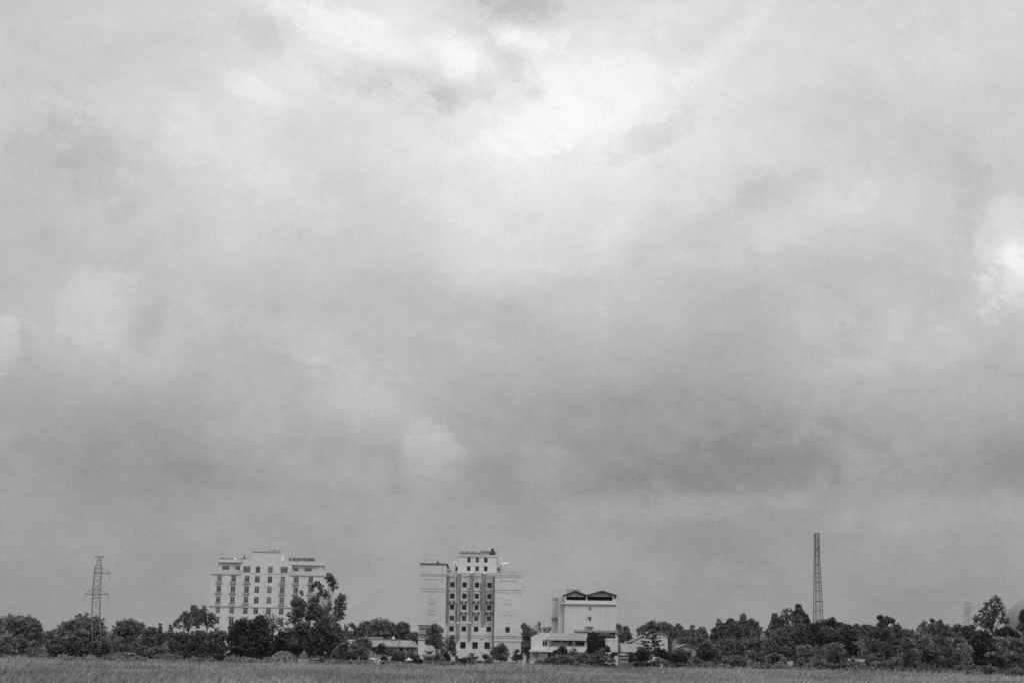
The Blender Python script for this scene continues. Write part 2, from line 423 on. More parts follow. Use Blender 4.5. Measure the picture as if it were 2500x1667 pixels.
# terrace slab + railing + cornices
MB().box(xl-.35, cl_-.02, -.35, -.01, zter-.42, zter+.05).build('terrace_edge', M['cornice'], B)
MB().slab([(cr_+.02, -.35, zter-.05), (xr+.1, -.35, zter-.05), (xc+.4, 3.0, zter-.05), (xc-.1, 3.2, zter-.05), (xr-.1, -.01, zter-.05), (cr_+.02, -.01, zter-.05)], .4).build('terrace_edge', M['cornice'], B)
for xa, xb in ((xl-.2, cl_-.1), (cr_+.1, xr)):
    rl = MB().box(xa, xb, -.30, -.22, zter+.85, zter+.98)
    k = xa
    while k < xb: rl.box(k, k+.12, -.29, -.23, zter+.05, zter+.85); k += .33
    rl.build('terrace_railing', M['cornice'], B)
zc = fr.z(1477.5); cn = MB()
cn.box(xl-.45, cl_+.4, -.42, -.002, zc-.42, zc+.1); cn.box(cl_+.41, cr_-.4, -.22, -.002, zc-.62, zc-.1); cn.box(cr_-.39, xr+.2, -.42, -.002, zc-.55, zc-.05)
cn.build('cornice', M['cornice'], B)
pil = MB()
for px in (588, 642, 708.5): u0 = fr.u(px, RY); pil.box(u0-.32, u0+.32, -.14, -.003, 0, ztop-1.2)
pil.build('pilaster', M['plain_white'], B)
glass_rows = {2: 'pmdddpmd'.replace('p', 'p'), 3: 'dmdmpmmp', 4: 'mmmdppmm', 5: 'ppmdmmpp', 6: 'mdmmmmpp', 7: 'mdmmdmmd', 8: 'ddmmdmmd'}
G = {'p': 'glass_pale', 'm': 'glass_mid', 'd': 'glass_dim'}
for i, r, a, b, c, d in wins:
    fo = window(B, a, b, c, d, .16, G[glass_rows[r][i]], 'pale_frame', 1, .78, .08)
    l = MB()
    if i not in (3, 4) and r in (2, 3, 4):
        l.box(a-.28, b+.28, -.55, -.004, c-.42, c-.12)
        k = a-.22
        l.box(a-.26, b+.26, -.52, -.46, c+.42, c+.5)
        while k < b+.22: l.box(k, k+.05, -.51, -.47, c-.12, c+.42); k += .17
        l.build('balcony', M['frame'], fo)
    elif i not in (3, 4):
        l.box(a-.3, b+.3, -.4, -.004, c-.95, c-.68); l.box(a-.12, b+.12, -.2, -.004, c-.66, c-.18); l.build('ledge', M['cornice'], fo)
for k, gl in zip((2, 3, 4, 5), 'mdpm'): window(B, tu[k][0], tu[k][1], zr[1][0], zr[1][1], .14, G[gl], 'pale_frame', 3 if k in (2, 5) else 1, .85, .07)
for k, gl in zip((0, 1, 6, 7), 'dmdm'):
    h = (hl+hr)[[0, 1, 6, 7].index(k)]; window(B, h[0], h[1], h[2], h[3], REC+.14, G[gl], 'pale_frame', 3 if k in (0, 7) else 2, .7, .06)
BW_ROOF = ztop
# things on its roof
def loc_in(fr, u, v, z): return (fr.X+u*fr.c-v*fr.s, fr.Y+u*fr.s+v*fr.c, z)
def condenser(label, group, mcase, w=.9, h=1.3, d=.5):
    r = thing('air_conditioner', label, 'air conditioner', group=group)
    c = MB().box(-w/2, w/2, 0, d, .12, h); c.build('case', M[mcase], r)
    f = MB(); n = 16
    for zz in ((h*.3, h*.74) if h > 1 else (h*.5,)):
        for j in range(n):
            a0, a1 = 2*math.pi*j/n, 2*math.pi*(j+1)/n; rr = w*.3
            f.quad((math.cos(a0)*rr, -.012, zz+math.sin(a0)*rr), (math.cos(a1)*rr, -.012, zz+math.sin(a1)*rr), (math.cos(a1)*rr*.2, -.02, zz+math.sin(a1)*rr*.2), (math.cos(a0)*rr*.2, -.02, zz+math.sin(a0)*rr*.2))
    f.build('fan_grille', M['steel'], r)
    b = MB()
    for x in (-w*.4, w*.4): b.box(x-.05, x+.05, 0, d, -.03, .12)
    b.build('foot', M['dark_steel'], r)
    return r
rt = ztop-.02
ac = condenser('dark condenser unit in the row on the right roof wing of the eight-bay block', 'dark condensers on the right roof wing', 'black', .75, .8)
zrack = fr.z(1367.7, 735); first = True
rk = thing('roof_rack', 'low steel rack carrying the dark condenser row on the right roof wing', 'rack', loc_in(fr, fr.u(735, 1368), .4, rt))
rm = MB(); ua = fr.u(704, 1368)-fr.u(735, 1368); ub = fr.u(768, 1368)-fr.u(735, 1368)
rm.box(ua, ub, -.05, .65, zrack-rt-.12, zrack-rt-.04); rm.build('top_rail', M['dark_steel'], rk)
for x in np.linspace(ua+.2, ub-.2, 5): MB().box(x-.05, x+.05, .25, .35, 0, zrack-rt-.12).build('leg', M['dark_steel'], rk)
for px in (708, 716.5, 721, 728.4, 732.7, 740, 744.4, 751.5, 755.6, 761.6, 764.8):
    P = loc_in(fr, fr.u(px, 1365), .4, zrack)
    if first: ac.location = P; ac.rotation_euler = (0, 0, fr.yaw); first = False
    else: clone(ac, P, rz=fr.yaw)
ac = condenser('pale condenser unit in the row on the left roof wing of the eight-bay block', 'pale condensers on the left roof wing', 'cornice', .8, .72)
first = True; zk = fr.z(1365.2, 560); rk2 = thing('roof_rack', 'pale rack under the light condenser row on the left roof wing', 'rack', loc_in(fr, fr.u(560, 1366), .5, rt))
ua = fr.u(535, 1366)-fr.u(560, 1366); ub = fr.u(603, 1366)-fr.u(560, 1366)
MB().box(ua, ub, -.05, .65, zk-rt-.14, zk-rt-.05).build('top_rail', M['cornice'], rk2)
for x in np.linspace(ua+.2, ub-.2, 6): MB().box(x-.06, x+.06, .25, .35, 0, zk-rt-.14).build('leg', M['cornice'], rk2)
for px in (538.5, 543.5, 548, 552.5, 557.5, 562.5, 567, 580.5, 586, 590):
    P = loc_in(fr, fr.u(px, 1365), .5, zk)
    if first: ac.location = P; ac.rotation_euler = (0, 0, fr.yaw); first = False
    else: clone(ac, P, rz=fr.yaw)
f = thing('roof_ornament', 'dark pointed ornament standing at the right end of the pale condenser row', 'ornament', loc_in(fr, fr.u(596, 1362), .6, rt))
zz = fr.z(1364, 596)-rt
MB().box(-.5, .5, -.3, .3, 0, zz).build('plinth', M['cornice'], f); MB().lathe(0, 0, [(.45, zz), (.35, zz+.5), (.14, zz+.7), (.12, zz+1.2), (.02, zz+1.5)], 8).build('finial', M['dark_concrete'], f)
d = thing('satellite_dish', 'bright white dish tilted between the pale condensers on the left roof wing', 'dish', loc_in(fr, fr.u(574, 1363), .2, rt))
zz = fr.z(1362.8, 574)-rt
dm = MB().lathe(0, 0, [(.04, -.11), (.28, -.06), (.5, .08), (.47, .09), (.2, -.02), (.04, -.06)], 16).build('reflector', M['white'], d); dm.location = (0, 0, zz); dm.rotation_euler = (R(35), R(28), 0)
MB().tube([(0, .1, 0), (0, .05, zz-.1)], .05, 6).build('mast', M['steel'], d)
tk = thing('water_tank', 'twin steel water tanks lying on the tower of the white eight-bay block', 'tank', loc_in(fr, fr.u(669, 1345), 2, tz+.28))
for dx in (-.85, .85):
    q = MB().tube([(dx, -1, .62), (dx, -.85, .62), (dx, .85, .62), (dx, 1, .62)], [.45, .62, .62, .45], 14).build('drum', M['tank'], tk, True)
MB().box(-1.6, 1.6, -.7, -.6, 0, .2).box(-1.6, 1.6, .6, .7, 0, .2).build('cradle', M['steel'], tk)
ms = thing('antenna_mast', 'hair-thin antenna mast rising from the tower of the white eight-bay block', 'antenna', loc_in(fr, fr.u(655, 1345), 4, tz+.28))
MB().tube([(0, 0, 0), (0, 0, 5.2)], [.05, .02], 6).build('pole', M['steel'], ms); MB().tube([(-.5, 0, 4.4), (.5, 0, 4.4)], .02, 5).build('crossbar', M['steel'], ms)
wt = thing('water_tank', 'bright white box tank beside the tower on the right roof of the eight-bay block', 'tank', loc_in(fr, fr.u(688.5, 1362), 1.4, rt))
MB().box(-.5, .5, -.45, .45, .1, 1.45).build('body', M['bright'], wt); MB().box(-.56, .56, -.5, .5, 1.454, 1.53).build('lid', M['bright'], wt); MB().box(-.45, .45, -.4, .4, 0, .1).build('base', M['steel'], wt)

# ---- middle high-rise
fm = Frame(1150, 424, R(1.0)); fm.px0 = 1150
H = fm.root('tower_block', 'tall pale tower block with stained central bays between two plain windowless wings', 'building')
RY = 1470
la, lb = fm.u(1025.5, RY), fm.u(1088.5, RY); ra, rb = fm.u(1207.5, RY), fm.u(1273, RY)
z_par = fm.z(1396.5); z_l = fm.z(1378.2, 1060); z_r = fm.z(1394.5, 1240)
DEP = 20; WG = 2.4     # wings stand proud of the centre
z_mid = fm.z(1520.5)
lw = MB(); facade(lw, la, lb, 0, z_l, [], -WG); shell(lw, la, lb, -WG, DEP, 0, z_l); lw.build('left_wing', M['dull_white'], H)
hw = (fm.u(1233, 1538), fm.u(1244.2, 1538), fm.z(1543.5, 1238), fm.z(1530.6, 1238))
rw = MB(); facade(rw, ra, rb, 0, z_r-1.0, [hw], -WG, .3); shell(rw, ra, rb, -WG, DEP, 0, z_r-1.0); rw.build('right_wing', M['white'], H)
wy = [(1427.2, 12.9), (1454.5, 12.6), (1481.8, 12.6), (1509, 12.6), (1534.7, 12.9)]
wx = [1103.9, 1133.6, 1163.6, 1194.4]
hs = []; meta = []
for j, (y, hh) in enumerate(wy):
    for i, x in enumerate(wx):
        a, b = fm.u(x-5.6+(0 if not (i == 2 and 0 < j < 4) else .6), RY, 0), fm.u(x+5.6-(0 if not (i == 2 and 0 < j < 4) else .6), RY, 0); c, d_ = fm.z(y+hh/2, 1150), fm.z(y-hh/2, 1150)
        hs.append((a, b, c, d_)); meta.append((i, j))
big = []
for x in (1130.2, 1159.7, 1189.2): big.append((fm.u(x-6.7, 1574), fm.u(x+6.7, 1574), fm.z(1582.8, 1160), fm.z(1566.4, 1160)))
cw = MB(); facade(cw, lb+.002, ra-.002, z_mid, z_par, hs[:16], 0, .3); cw.quad((lb, 0, z_par), (ra, 0, z_par), (ra, DEP-1, z_par), (lb, DEP-1, z_par)); cw.quad((ra, DEP-1, 0), (lb, DEP-1, 0), (lb, DEP-1, z_par), (ra, DEP-1, z_par)); cw.build('stained_wall', M['stained'], H)
dw = (fm.u(1111, 1604), fm.u(1118, 1604), 0, fm.z(1599.5, 1114))
lo = MB(); facade(lo, lb+.002, ra-.002, 0, z_mid, hs[16:]+big+[dw], -.12, .35); lo.quad((lb, -.12, z_mid), (ra, -.12, z_mid), (ra, 0, z_mid), (lb, 0, z_mid)); lo.build('lower_wall', M['plain_white'], H)
gsel = ['glass_dark', 'glass_dark', 'glass_dark', 'glass_dim']
for k, (a, b, c, d_) in enumerate(hs):
    i, j = meta[k]; fo = window(H, a, b, c, d_, (.2 if k < 16 else .1), gsel[(k*7+i) % 4], 'dark_steel' if j != 3 else 'pale_frame', 0 if j != 3 else 1, 0, .05)
    yy = -.04 if k < 16 else -.16; s_ = MB(); e = .28
    s_.box(a-e, a, yy, yy+.035, c-e, d_+e).box(b, b+e, yy, yy+.035, c-e, d_+e).box(a, b, yy, yy+.035, d_, d_+e).box(a, b, yy, yy+.035, c-e, c); s_.build('surround', M['plain_white' if k >= 16 else 'cornice'], fo)
for a, b, c, d_ in big: window(H, a, b, c, d_, .12, 'glass_dark', 'dark_steel', 0, 0, .05)
window(H, hw[0], hw[1], hw[2], hw[3], -WG+.2, 'glass_dark', 'dark_steel', 1, 0, .05)
MB().box(dw[0]+.003, dw[1]-.003, .1, .15, 0, dw[3]-.003).build('door', M['black'], H)
# cornices (separate runs for each wall plane)
def run(fmz, a, b, y, pys, px, name='cornice', mt='cornice', dep=.15, hgt=.2):
    m = MB()
    for k, py in enumerate(pys):
        z = fm.z(py, px); m.box(a, b, y-dep*(1 if k % 2 == 0 else .7), y-.003, z-hgt/2, z+hgt/2)
    m.build(name, M[mt], H)
run(fm, la-.15, lb-.002, -WG, [1401.3, 1404.8, 1436, 1442.6], 1058); run(fm, ra+.002, rb+.15, -WG, [1403.8, 1408.6, 1439, 1445.5], 1240)
run(fm, lb+.01, ra-.01, 0, [1404.3, 1407.6, 1440.5], 1150, dep=.2); run(fm, lb+.01, ra-.01, -.12, [1521, 1525, 1549.5, 1554.5], 1150, dep=.16, hgt=.2); run(fm, ra+.002, rb+.1, -WG, [1551.5, 1556.5, 1564.5], 1240, dep=.2, hgt=.2)
MB().box(la-.3, lb+.35, -WG-.3, DEP+.2, z_l+.003, z_l+.3).build('roof_slab', M['dark_concrete'], H)
# plaster panels on the wings
pn = MB()
for py, hw_ in ((1413.8, 22), (1445.5, 5), (1462, 6), (1470.2, 9), (1473, 6), (1489, 7), (1497, 9), (1500, 6), (1516.5, 7)):
    u0 = fm.u(1056, RY); z = fm.z(py, 1056); s_ = hw_*.122; pn.box(u0-s_, u0+s_, -WG-.1, -WG-.003, z-.06, z+.06)
pn.build('plaster_band', M['cornice'], H)
pn = MB()
for py, hw_ in ((1417.8, 20), (1448.5, 5), (1464.5, 7), (1472.7, 9), (1475.8, 6), (1492, 6), (1500.5, 11), (1519.5, 6), (1528, 6), (1548, 6)):
    u0 = fm.u(1240, RY); z = fm.z(py, 1240); s_ = hw_*.122; pn.box(u0-s_, u0+s_, -WG-.1, -WG-.003, z-.06, z+.06)
pn.build('plaster_band', M['cornice'], H)
# balustraded parapet on the right wing
bp = MB(); zb = z_r-1.0; k = ra+.1
bp.box(ra, rb+.1, -WG-.1, -WG+.15, z_r-.22, z_r); bp.box(ra, rb+.1, -WG-.1, -WG+.15, zb+.003, zb+.2)
while k < rb-.2: bp.box(k, k+.22, -WG-.05, -WG+.1, zb+.2, z_r-.22); k += .36 if k < ra+2.6 else .25
bp.build('balustrade', M['cornice'], H)
# ducts down the front, with bright caps
for px, y0, y1, dp in ((1119.6, 1399.5, 1519.5, .55), (1118.3, 1521, 1561, .7), (1150.3, 1399.5, 1519.5, .5), (1147, 1521, 1561, .7), (1181.3, 1400, 1520, .6)):
    u0 = fm.u(px, (y0+y1)/2); z0, z1 = fm.z(y1, px), fm.z(y0, px); base = 0 if y0 < 1500 else -.12
    du = MB().box(u0-.36, u0+.36, base-dp, base-.004, z0, z1)
    if y0 < 1500:
        du.box(u0+.42, u0+.52, base-.2, base-.004, z0, z1)
    do = du.build('duct', M['duct'], H); MB().box(u0-.42, u0+.3, base-dp-.06, base-.002, z1+.004, z1+.36).build('cap', M['bright'], do)
MB().tube([(lb+.45, -.25, z_mid), (lb+.45, -.25, z_par-1)], .14, 6).build('drainpipe', M['duct'], H); MB().tube([(lb+.85, -.2, 0), (lb+.85, -.2, z_par-1)], .08, 6).build('drainpipe', M['duct'], H)
MB().tube([(ra-.35, -.25, 2), (ra-.35, -.25, z_par-1)], .1, 6).build('drainpipe', M['duct'], H)
def blot(px0, px1, py0, py1, y=-.006):
    """one soft-edged damp stain as an irregular patch on the plaster"""
    st = MB(); n = 12; a, b = fm.u(px0, (py0+py1)/2), fm.u(px1, (py0+py1)/2); zt, zb_ = fm.z(py0, px0), fm.z(py1, px0)
    L_, R_ = [], []
    for k in range(n+1):
        t = k/n; z = zt+(zb_-zt)*t; wob = random.uniform(.75, 1.0)*(1 if .1 < t < .8 else .7); m = (a+b)/2; h_ = (b-a)/2*wob
        L_.append((m-h_, z)); R_.append((m+h_, z))
    for k in range(n): st.quad((L_[k+1][0], y, L_[k+1][1]), (R_[k+1][0], y, R_[k+1][1]), (R_[k][0], y, R_[k][1]), (L_[k][0], y, L_[k][1]))
    st.build('damp_stain', M['stain'], H)
blot(1139.5, 1146.8, 1434, 1470); blot(1169.4, 1177, 1422, 1456); blot(1143, 1146.6, 1470, 1500); blot(1171.5, 1177.5, 1455, 1490); blot(1153.9, 1156.5, 1434, 1466); blot(1184.6, 1187, 1440, 1500); blot(1110, 1115.8, 1470, 1519); blot(1112, 1115.8, 1412, 1440)
blk = MB()
for px, py in ((1178, 1528.5), (1176.3, 1559.6), (1175.6, 1592.6)):
    u0 = fm.u(px, py); z = fm.z(py, px); blk.box(u0-.42, u0+.42, -.16, -.12, z-.1, z+.1)
blk.build('vent_slot', M['black'], H)
# wall-hung condensers
for py, cs in ((1468.2, (0, 1, 2, 3)), (1495.2, (1, 2, 3))):
    for i in cs:
        for dx in (-5.2, 4.6):
            u0 = fm.u(wx[i]-.4+dx, py); z = fm.z(py, wx[i])
            b = MB().box(u0-.36, u0+.36, -.5, -.06, z-.26, z+.26).build('air_conditioner', M['duct'], H)
            f = MB(); n = 12
            for j in range(n):
                a0, a1 = 2*math.pi*j/n, 2*math.pi*(j+1)/n; f.quad((u0+math.cos(a0)*.2, -.51, z+math.sin(a0)*.2), (u0+math.cos(a1)*.2, -.51, z+math.sin(a1)*.2), (u0+math.cos(a1)*.05, -.52, z+math.sin(a1)*.05), (u0+math.cos(a0)*.05, -.52, z+math.sin(a0)*.05))
            f.build('fan_grille', M['black'], b)
            MB().box(u0-.4, u0+.4, -.55, -.04, z-.36, z-.28).build('bracket', M['dark_steel'], b)
# penthouse
PV = 3.0; pa, pb = fm.u(1117.5, 1380, PV), fm.u(1212.5, 1380, PV); pz = fm.z(1358, 1165, PV)
ph = []
for x in (1144.5, 1165, 1186):
    for yy in (1366.4, 1387.5):
        ph.append((fm.u(x-4.3, 1380, PV), fm.u(x+4.3, 1380, PV), max(z_par+.15, fm.z(yy+5.9, 1165, PV)), fm.z(yy-5.9, 1165, PV)))
pw = MB(); facade(pw, pa, pb, z_par, pz, ph, PV, .3); shell(pw, pa, pb, PV, PV+10, z_par, pz); pw.build('penthouse', M['white'], H)
MB().box(pa-.2, pb+.2, PV-.25, PV+10.2, pz+.003, pz+.5).build('penthouse_slab', M['cornice'], H)
for k, h in enumerate(ph): window(H, h[0], h[1], h[2], h[3], PV+.2, 'glass_dark' if k % 3 else 'glass_dim', 'dark_steel' if k != 2 else 'pale_frame', 1, .5, .06)
ss = MB(); cx_ = fm.u(1218, 1380, PV+3); ss.lathe(cx_, PV+4, [(1.15, z_par), (1.15, pz-1.2), (1.25, pz-1.2), (1.25, pz+.2)], 18); ss.build('stair_drum', M['dull_white'], H, False)
l = MB(); u0 = fm.u(1117, 1388, PV); u1 = fm.u(1109.3, 1388, PV); zt, z0 = fm.z(1381.5, 1117, PV), z_par
l.prism([(u1, z0), (u0-.01, z0), (u0-.01, zt), (u0-.35, zt), (u1+.25, z0+.8)], PV+.5, PV+2.2); l.build('lean_to', M['black'], H)
l = MB(); u0 = fm.u(1213, 1388, PV); u1 = fm.u(1223.5, 1388, PV); zt = fm.z(1382, 1213, PV)
l.prism([(u0+.3, z0), (u1, z0), (u1-.35, z0+.9), (u1-.7, zt-.3), (u0+.3, zt)], PV+.3, PV+1.9); l.build('lean_to', M['black'], H)
RZ = pz+.5
# roof things on the penthouse
def onm(px, py, v, z): return loc_in(fm, fm.u(px, py, v), v, z)
rack = thing('tank_rack', 'long dark steel rack along the penthouse roof edge holding three round tanks', 'rack', onm(1150, 1350, 4.2, RZ))
rkm = MB(); ua, ub = fm.u(1120.5, 1350, 4.2)-fm.u(1150, 1350, 4.2), fm.u(1172, 1350, 4.2)-fm.u(1150, 1350, 4.2)
rkm.box(ua, ub, -.5, -.42, .55, .65); rkm.build('top_rail', M['dark_steel'], rack)
for x in np.linspace(ua, ub-.1, 12): MB().box(x, x+.1, -.49, -.43, 0, .55).build('leg', M['dark_steel'], rack)
MB().box(ua, ub, -.3, .6, .3, .42).build('shelf', M['concrete'], rack)
t0 = thing('water_tank', 'round steel water tank standing in the row of three on the penthouse roof', 'tank', onm(1131, 1345, 4.2, RZ), group='three round tanks on the penthouse roof')
MB().lathe(0, 0, [(.62, .42), (.66, .6), (.66, 1.2), (.5, 1.5), (.2, 1.62), (.05, 1.66)], 18).build('drum', M['tank'], t0, True)
MB().lathe(0, 0, [(.67, .78), (.69, .8), (.69, .86), (.67, .88)], 18).build('hoop', M['steel'], t0)
clone(t0, onm(1145, 1345, 4.2, RZ)); clone(t0, onm(1159, 1345, 4.2, RZ))
x = thing('plant_housing', 'grey boxed plant housing with a flat roof at the right of the penthouse roof', 'housing', onm(1191, 1348, 5.2, RZ))
MB().box(-2.2, 2.2, -.6, 1.5, 0, 1.15).build('case', M['concrete'], x); MB().box(-2.4, 2.6, -.8, 1.7, 1.154, 1.25).build('roof', M['steel'], x)
x = thing('water_tank', 'small black square tank on top of the grey plant housing', 'tank', onm(1202.6, 1338, 5.2, RZ+1.25))
MB().box(-.4, .4, -.4, .4, .08, .85).build('body', M['black'], x); MB().box(-.3, .3, -.3, .3, 0, .08).build('base', M['dark_steel'], x)
for px, lab in ((1199, 'black drum against the grey plant housing, the one nearer the round tanks'), (1206.4, 'black drum at the right end of the penthouse roof')):
    x = thing('drum', lab, 'drum', onm(px, 1350, 3.9, RZ)); MB().lathe(0, 0, [(.34, 0), (.4, .05), (.4, .78), (.34, .85)], 16).build('barrel', M['black'], x, True); MB().lathe(0, 0, [(.2, .85), (.2, .9)], 12).build('lid', M['dark_steel'], x)
ad = thing('roof_basin', 'white basin tilted at the end of the tank rack on the penthouse roof', 'basin', onm(1169.5, 1345, 4.0, RZ))
MB().lathe(0, 0, [(.25, .6), (.5, 1.05), (.46, 1.05), (.2, .68)], 14).build('bowl', M['bright'], ad); MB().box(-.2, .2, -.2, .2, 0, .6).build('stand', M['steel'], ad)
# terrace: parasols, lamps, tanks
def parasol(px, py, v, half, lab):
    z = fm.z(py, px, v); x = thing('parasol', lab, 'parasol', onm(px, py, v, z_par)); h = z-z_par
    MB().slab([(-half, -.9, h-.25), (half, -.9, h-.25), (half, .9, h-.25), (-half, .9, h-.25)], .42).build('canopy', M['bright'], x)
    MB().tube([(0, 0, 0), (0, 0, h-.3)], .05, 6).build('pole', M['steel'], x)
parasol(1112, 1369, 4.5, .5, 'small bright white parasol on the roof terrace left of the penthouse')
parasol(1233.5, 1370.5, 4.5, 1.1, 'wide bright white parasol on the roof terrace right of the penthouse')
def lamp(px, py, v, lab):
    z = fm.z(py, px, v); x = thing('lamp_post', lab, 'lamp', onm(px, py, v, z_par)); h = z-z_par
    MB().tube([(0, 0, 0), (0, 0, h-.1)], .05, 6).build('pole', M['light_steel'], x); MB().lathe(0, 0, [(.08, h-.16), (.32, h-.1), (.3, h+.12), (.08, h+.16)], 12).build('shade', M['bright'], x)
lamp(1106.2, 1377.6, 1.5, 'white lamp on a thin post at the left end of the roof terrace'); lamp(1228, 1379.4, 1.5, 'white lamp on a thin post under the wide parasol')
x = thing('water_tank', 'dark grey cistern on the roof corner beside the left wing', 'tank', onm(1096.5, 1398, 1.4, z_par))
MB().tube([(-.6, 0, .35), (-.45, 0, .35), (.45, 0, .35), (.6, 0, .35)], [.3, .42, .42, .3], 12).build('drum', M['duct'], x, True); MB().box(-.75, .75, -.4, .4, -.0, .06).build('base', M['dark_steel'], x)
x = thing('antenna_mast', 'thin mast with a long level wire on the left wing roof', 'antenna', loc_in(fm, fm.u(1035.8, 1376, 0), 0, z_l+.3))
hm = fm.z(1362, 1035)-z_l-.3; MB().tube([(0, 0, 0), (0, 0, hm)], [.07, .025], 6).build('pole', M['dark_steel'], x)
zw_ = fm.z(1366.6, 1035)-z_l-.3; MB().tube([(-1.3, 0, zw_+.05), (4.1, 0, zw_-.05)], .028, 5).tube([(4.1, 0, zw_-.05), (4.1, 0, .9)], .028, 5).build('aerial', M['dark_steel'], x)
x = thing('water_tank', 'small dark cistern below the wire on the left wing roof', 'tank', loc_in(fm, fm.u(1069, 1376, 0), 0, z_l+.3))
MB().lathe(0, 0, [(.3, .0), (.34, .1), (.34, .5), (.12, .68)], 14).build('drum', M['black'], x, True); MB().lathe(0, 0, [(.1, .68), (.1, .8)], 8).build('lid', M['black'], x)
x = thing('wall_lamp', 'dark floodlight on an arm at the right edge of the stained tower block', 'lamp', loc_in(fm, rb, -1, fm.z(1432, 1274)))
MB().tube([(0, 0, 0), (.15, 0, .1), (.3, 0, 0)], .04, 5).build('arm', M['dark_steel'], x); MB().prism([(.2, -.22), (.2, .2), (.5, 0)], -.2, .2).build('head', M['black'], x)
# round-headed planters on the parapet
pl = thing('planter', 'white hooped planter on the parapet in front of the penthouse', 'planter', onm(1130, 1392, .35, z_par), group='hooped planters on the parapet')
def hoop(): 
    m = MB(); pts = [(math.cos(a)*.42, 0, .05+math.sin(a)*.36) for a in np.linspace(0, math.pi, 9)]; m.tube(pts, .05, 5); return m
hoop().build('hoop', M['bright'], pl); MB().box(-.5, .5, -.15, .15, 0, .08).build('tray', M['cornice'], pl)
clone(pl, onm(1144, 1392, .35, z_par)); clone(pl, onm(1114.5, 1391, .35, z_par))

# ---- annex with a banded roof at the left foot of the tower block
fa = Frame(1034, 415); fa.px0 = 1034
A = fa.root('annex', 'small grey annex with banded eaves at the left foot of the stained tower block', 'building')
a0, a1 = fa.u(1022.5, 1545), fa.u(1047, 1545)
MB().box(a0+.25, a1, .2, 6, fa.z(1562), fa.z(1528)).build('upper_wall', M['grey_render'], A)
MB().box(fa.u(1020.5, 1585), fa.u(1044, 1585), -.2, 6.3, 0, fa.z(1562.5)).build('lower_wall', M['plain_white'], A)
for py, e, mt in ((1526.5, .3, 'dark_concrete'), (1529.5, .12, 'stone_white'), (1548.5, .25, 'dark_concrete'), (1553.5, .3, 'stone'), (1559, .35, 'stone_white')):
    MB().box(a0-.1-e*.6, a1+.02, -.2-e, 6.1, fa.z(py+1.6), fa.z(py-1.6)).build('eave_band', M[mt], A)
MB().box(fa.u(1032, 1540), fa.u(1033.2, 1540), .1, .195, fa.z(1548), fa.z(1530)).build('pilaster', M['stone'], A)

# ---- long low house with a tiled roof
fl = Frame(935, 335); fl.px0 = 935
A = fl.root('bungalow', 'long low bungalow with a pale tiled roof left of the stained tower block', 'house')
xa, xb = fl.u(845, 1570), fl.u(1003, 1570); zr_, ze_ = fl.z(1561.5, 935, 3), fl.z(1576.5, 935)
ov = fl.u(1013.5, 1561, 3)
r = MB(); r.slab([(xa, -.8, ze_), (xb+.8, -.8, ze_), (fl.u(1006, 1561, 3), 3.2, zr_), (xa, 3.2, zr_)], .14); r.slab([(xa, 3.2, zr_), (fl.u(1006, 1561, 3), 3.2, zr_), (xb+.8, 7.2, ze_), (xa, 7.2, ze_)], .14)
r.slab([(xb+.8, -.8, ze_), (xb+2.1, 1.5, ze_-.2), (xb+1.6, 4.5, ze_), (fl.u(1006, 1561, 3), 3.2, zr_)], .14)
ro = r.build('roof', M['tile'], A)
v = MB(); pA = (fl.u(972.5, 1577), -.84, ze_+.02); pB = (fl.u(976.5, 1562, 3), 3.2, zr_+.02); v.tube([pA, pB], .1, 6); v.tube([(xa, 3.2, zr_+.02), (fl.u(1006, 1561, 3), 3.2, zr_+.02)], .1, 6); v.build('ridge_cap', M['dark_concrete'], ro)
hol = [(fl.u(973.5, 1590), fl.u(998, 1590), 0, fl.z(1581))]
w = MB(); facade(w, xa+.3, xb, 0, ze_-.25, hol, .3, .9); shell(w, xa+.3, xb, .3, 6.4, 0, ze_-.25); w.build('wall', M['grey_render'], A)
MB().box(hol[0][0]+.01, hol[0][1]-.01, 1.15, 1.19, 0, hol[0][3]-.01).build('doorway', M['void'], A)
for px in (971.8, 986.5, 991.5): u0 = fl.u(px, 1590); MB().box(u0-.08, u0+.08, -.3, -.14, 0, ze_-.2).build('post', M['stone_white'], A)
MB().box(fl.u(993, 1590), fl.u(998, 1590), .2, .28, 0, fl.z(1586)).build('shutter', M['concrete'], A)
w = MB(); u0, u1 = fl.u(1003.5, 1590), fl.u(1014.5, 1590); w.prism([(u0, 0), (u1, 0), (u1, fl.z(1572)), (u1-.55, fl.z(1563)), (u0, fl.z(1566))], 1.2, 5); w.build('gable_wall', M['stone'], A)
# upper roof slab behind
fb = Frame(912, 350); fb.px0 = 912
A = fb.root('outbuilding', 'flat pale roof of an outbuilding showing above the bungalow ridge', 'building')
MB().box(fb.u(900, 1557), fb.u(933, 1557), 0, 4, fb.z(1560), fb.z(1553.8)).build('roof', M['tile'], A); MB().box(fb.u(901, 1570), fb.u(932, 1570), .3, 3.8, 0, fb.z(1560.2)).build('wall', M['concrete'], A); MB().box(fb.u(884, 1557), fb.u(899.7, 1557), .1, 3.9, fb.z(1558), fb.z(1554.5)).build('eave', M['dull_white'], A)

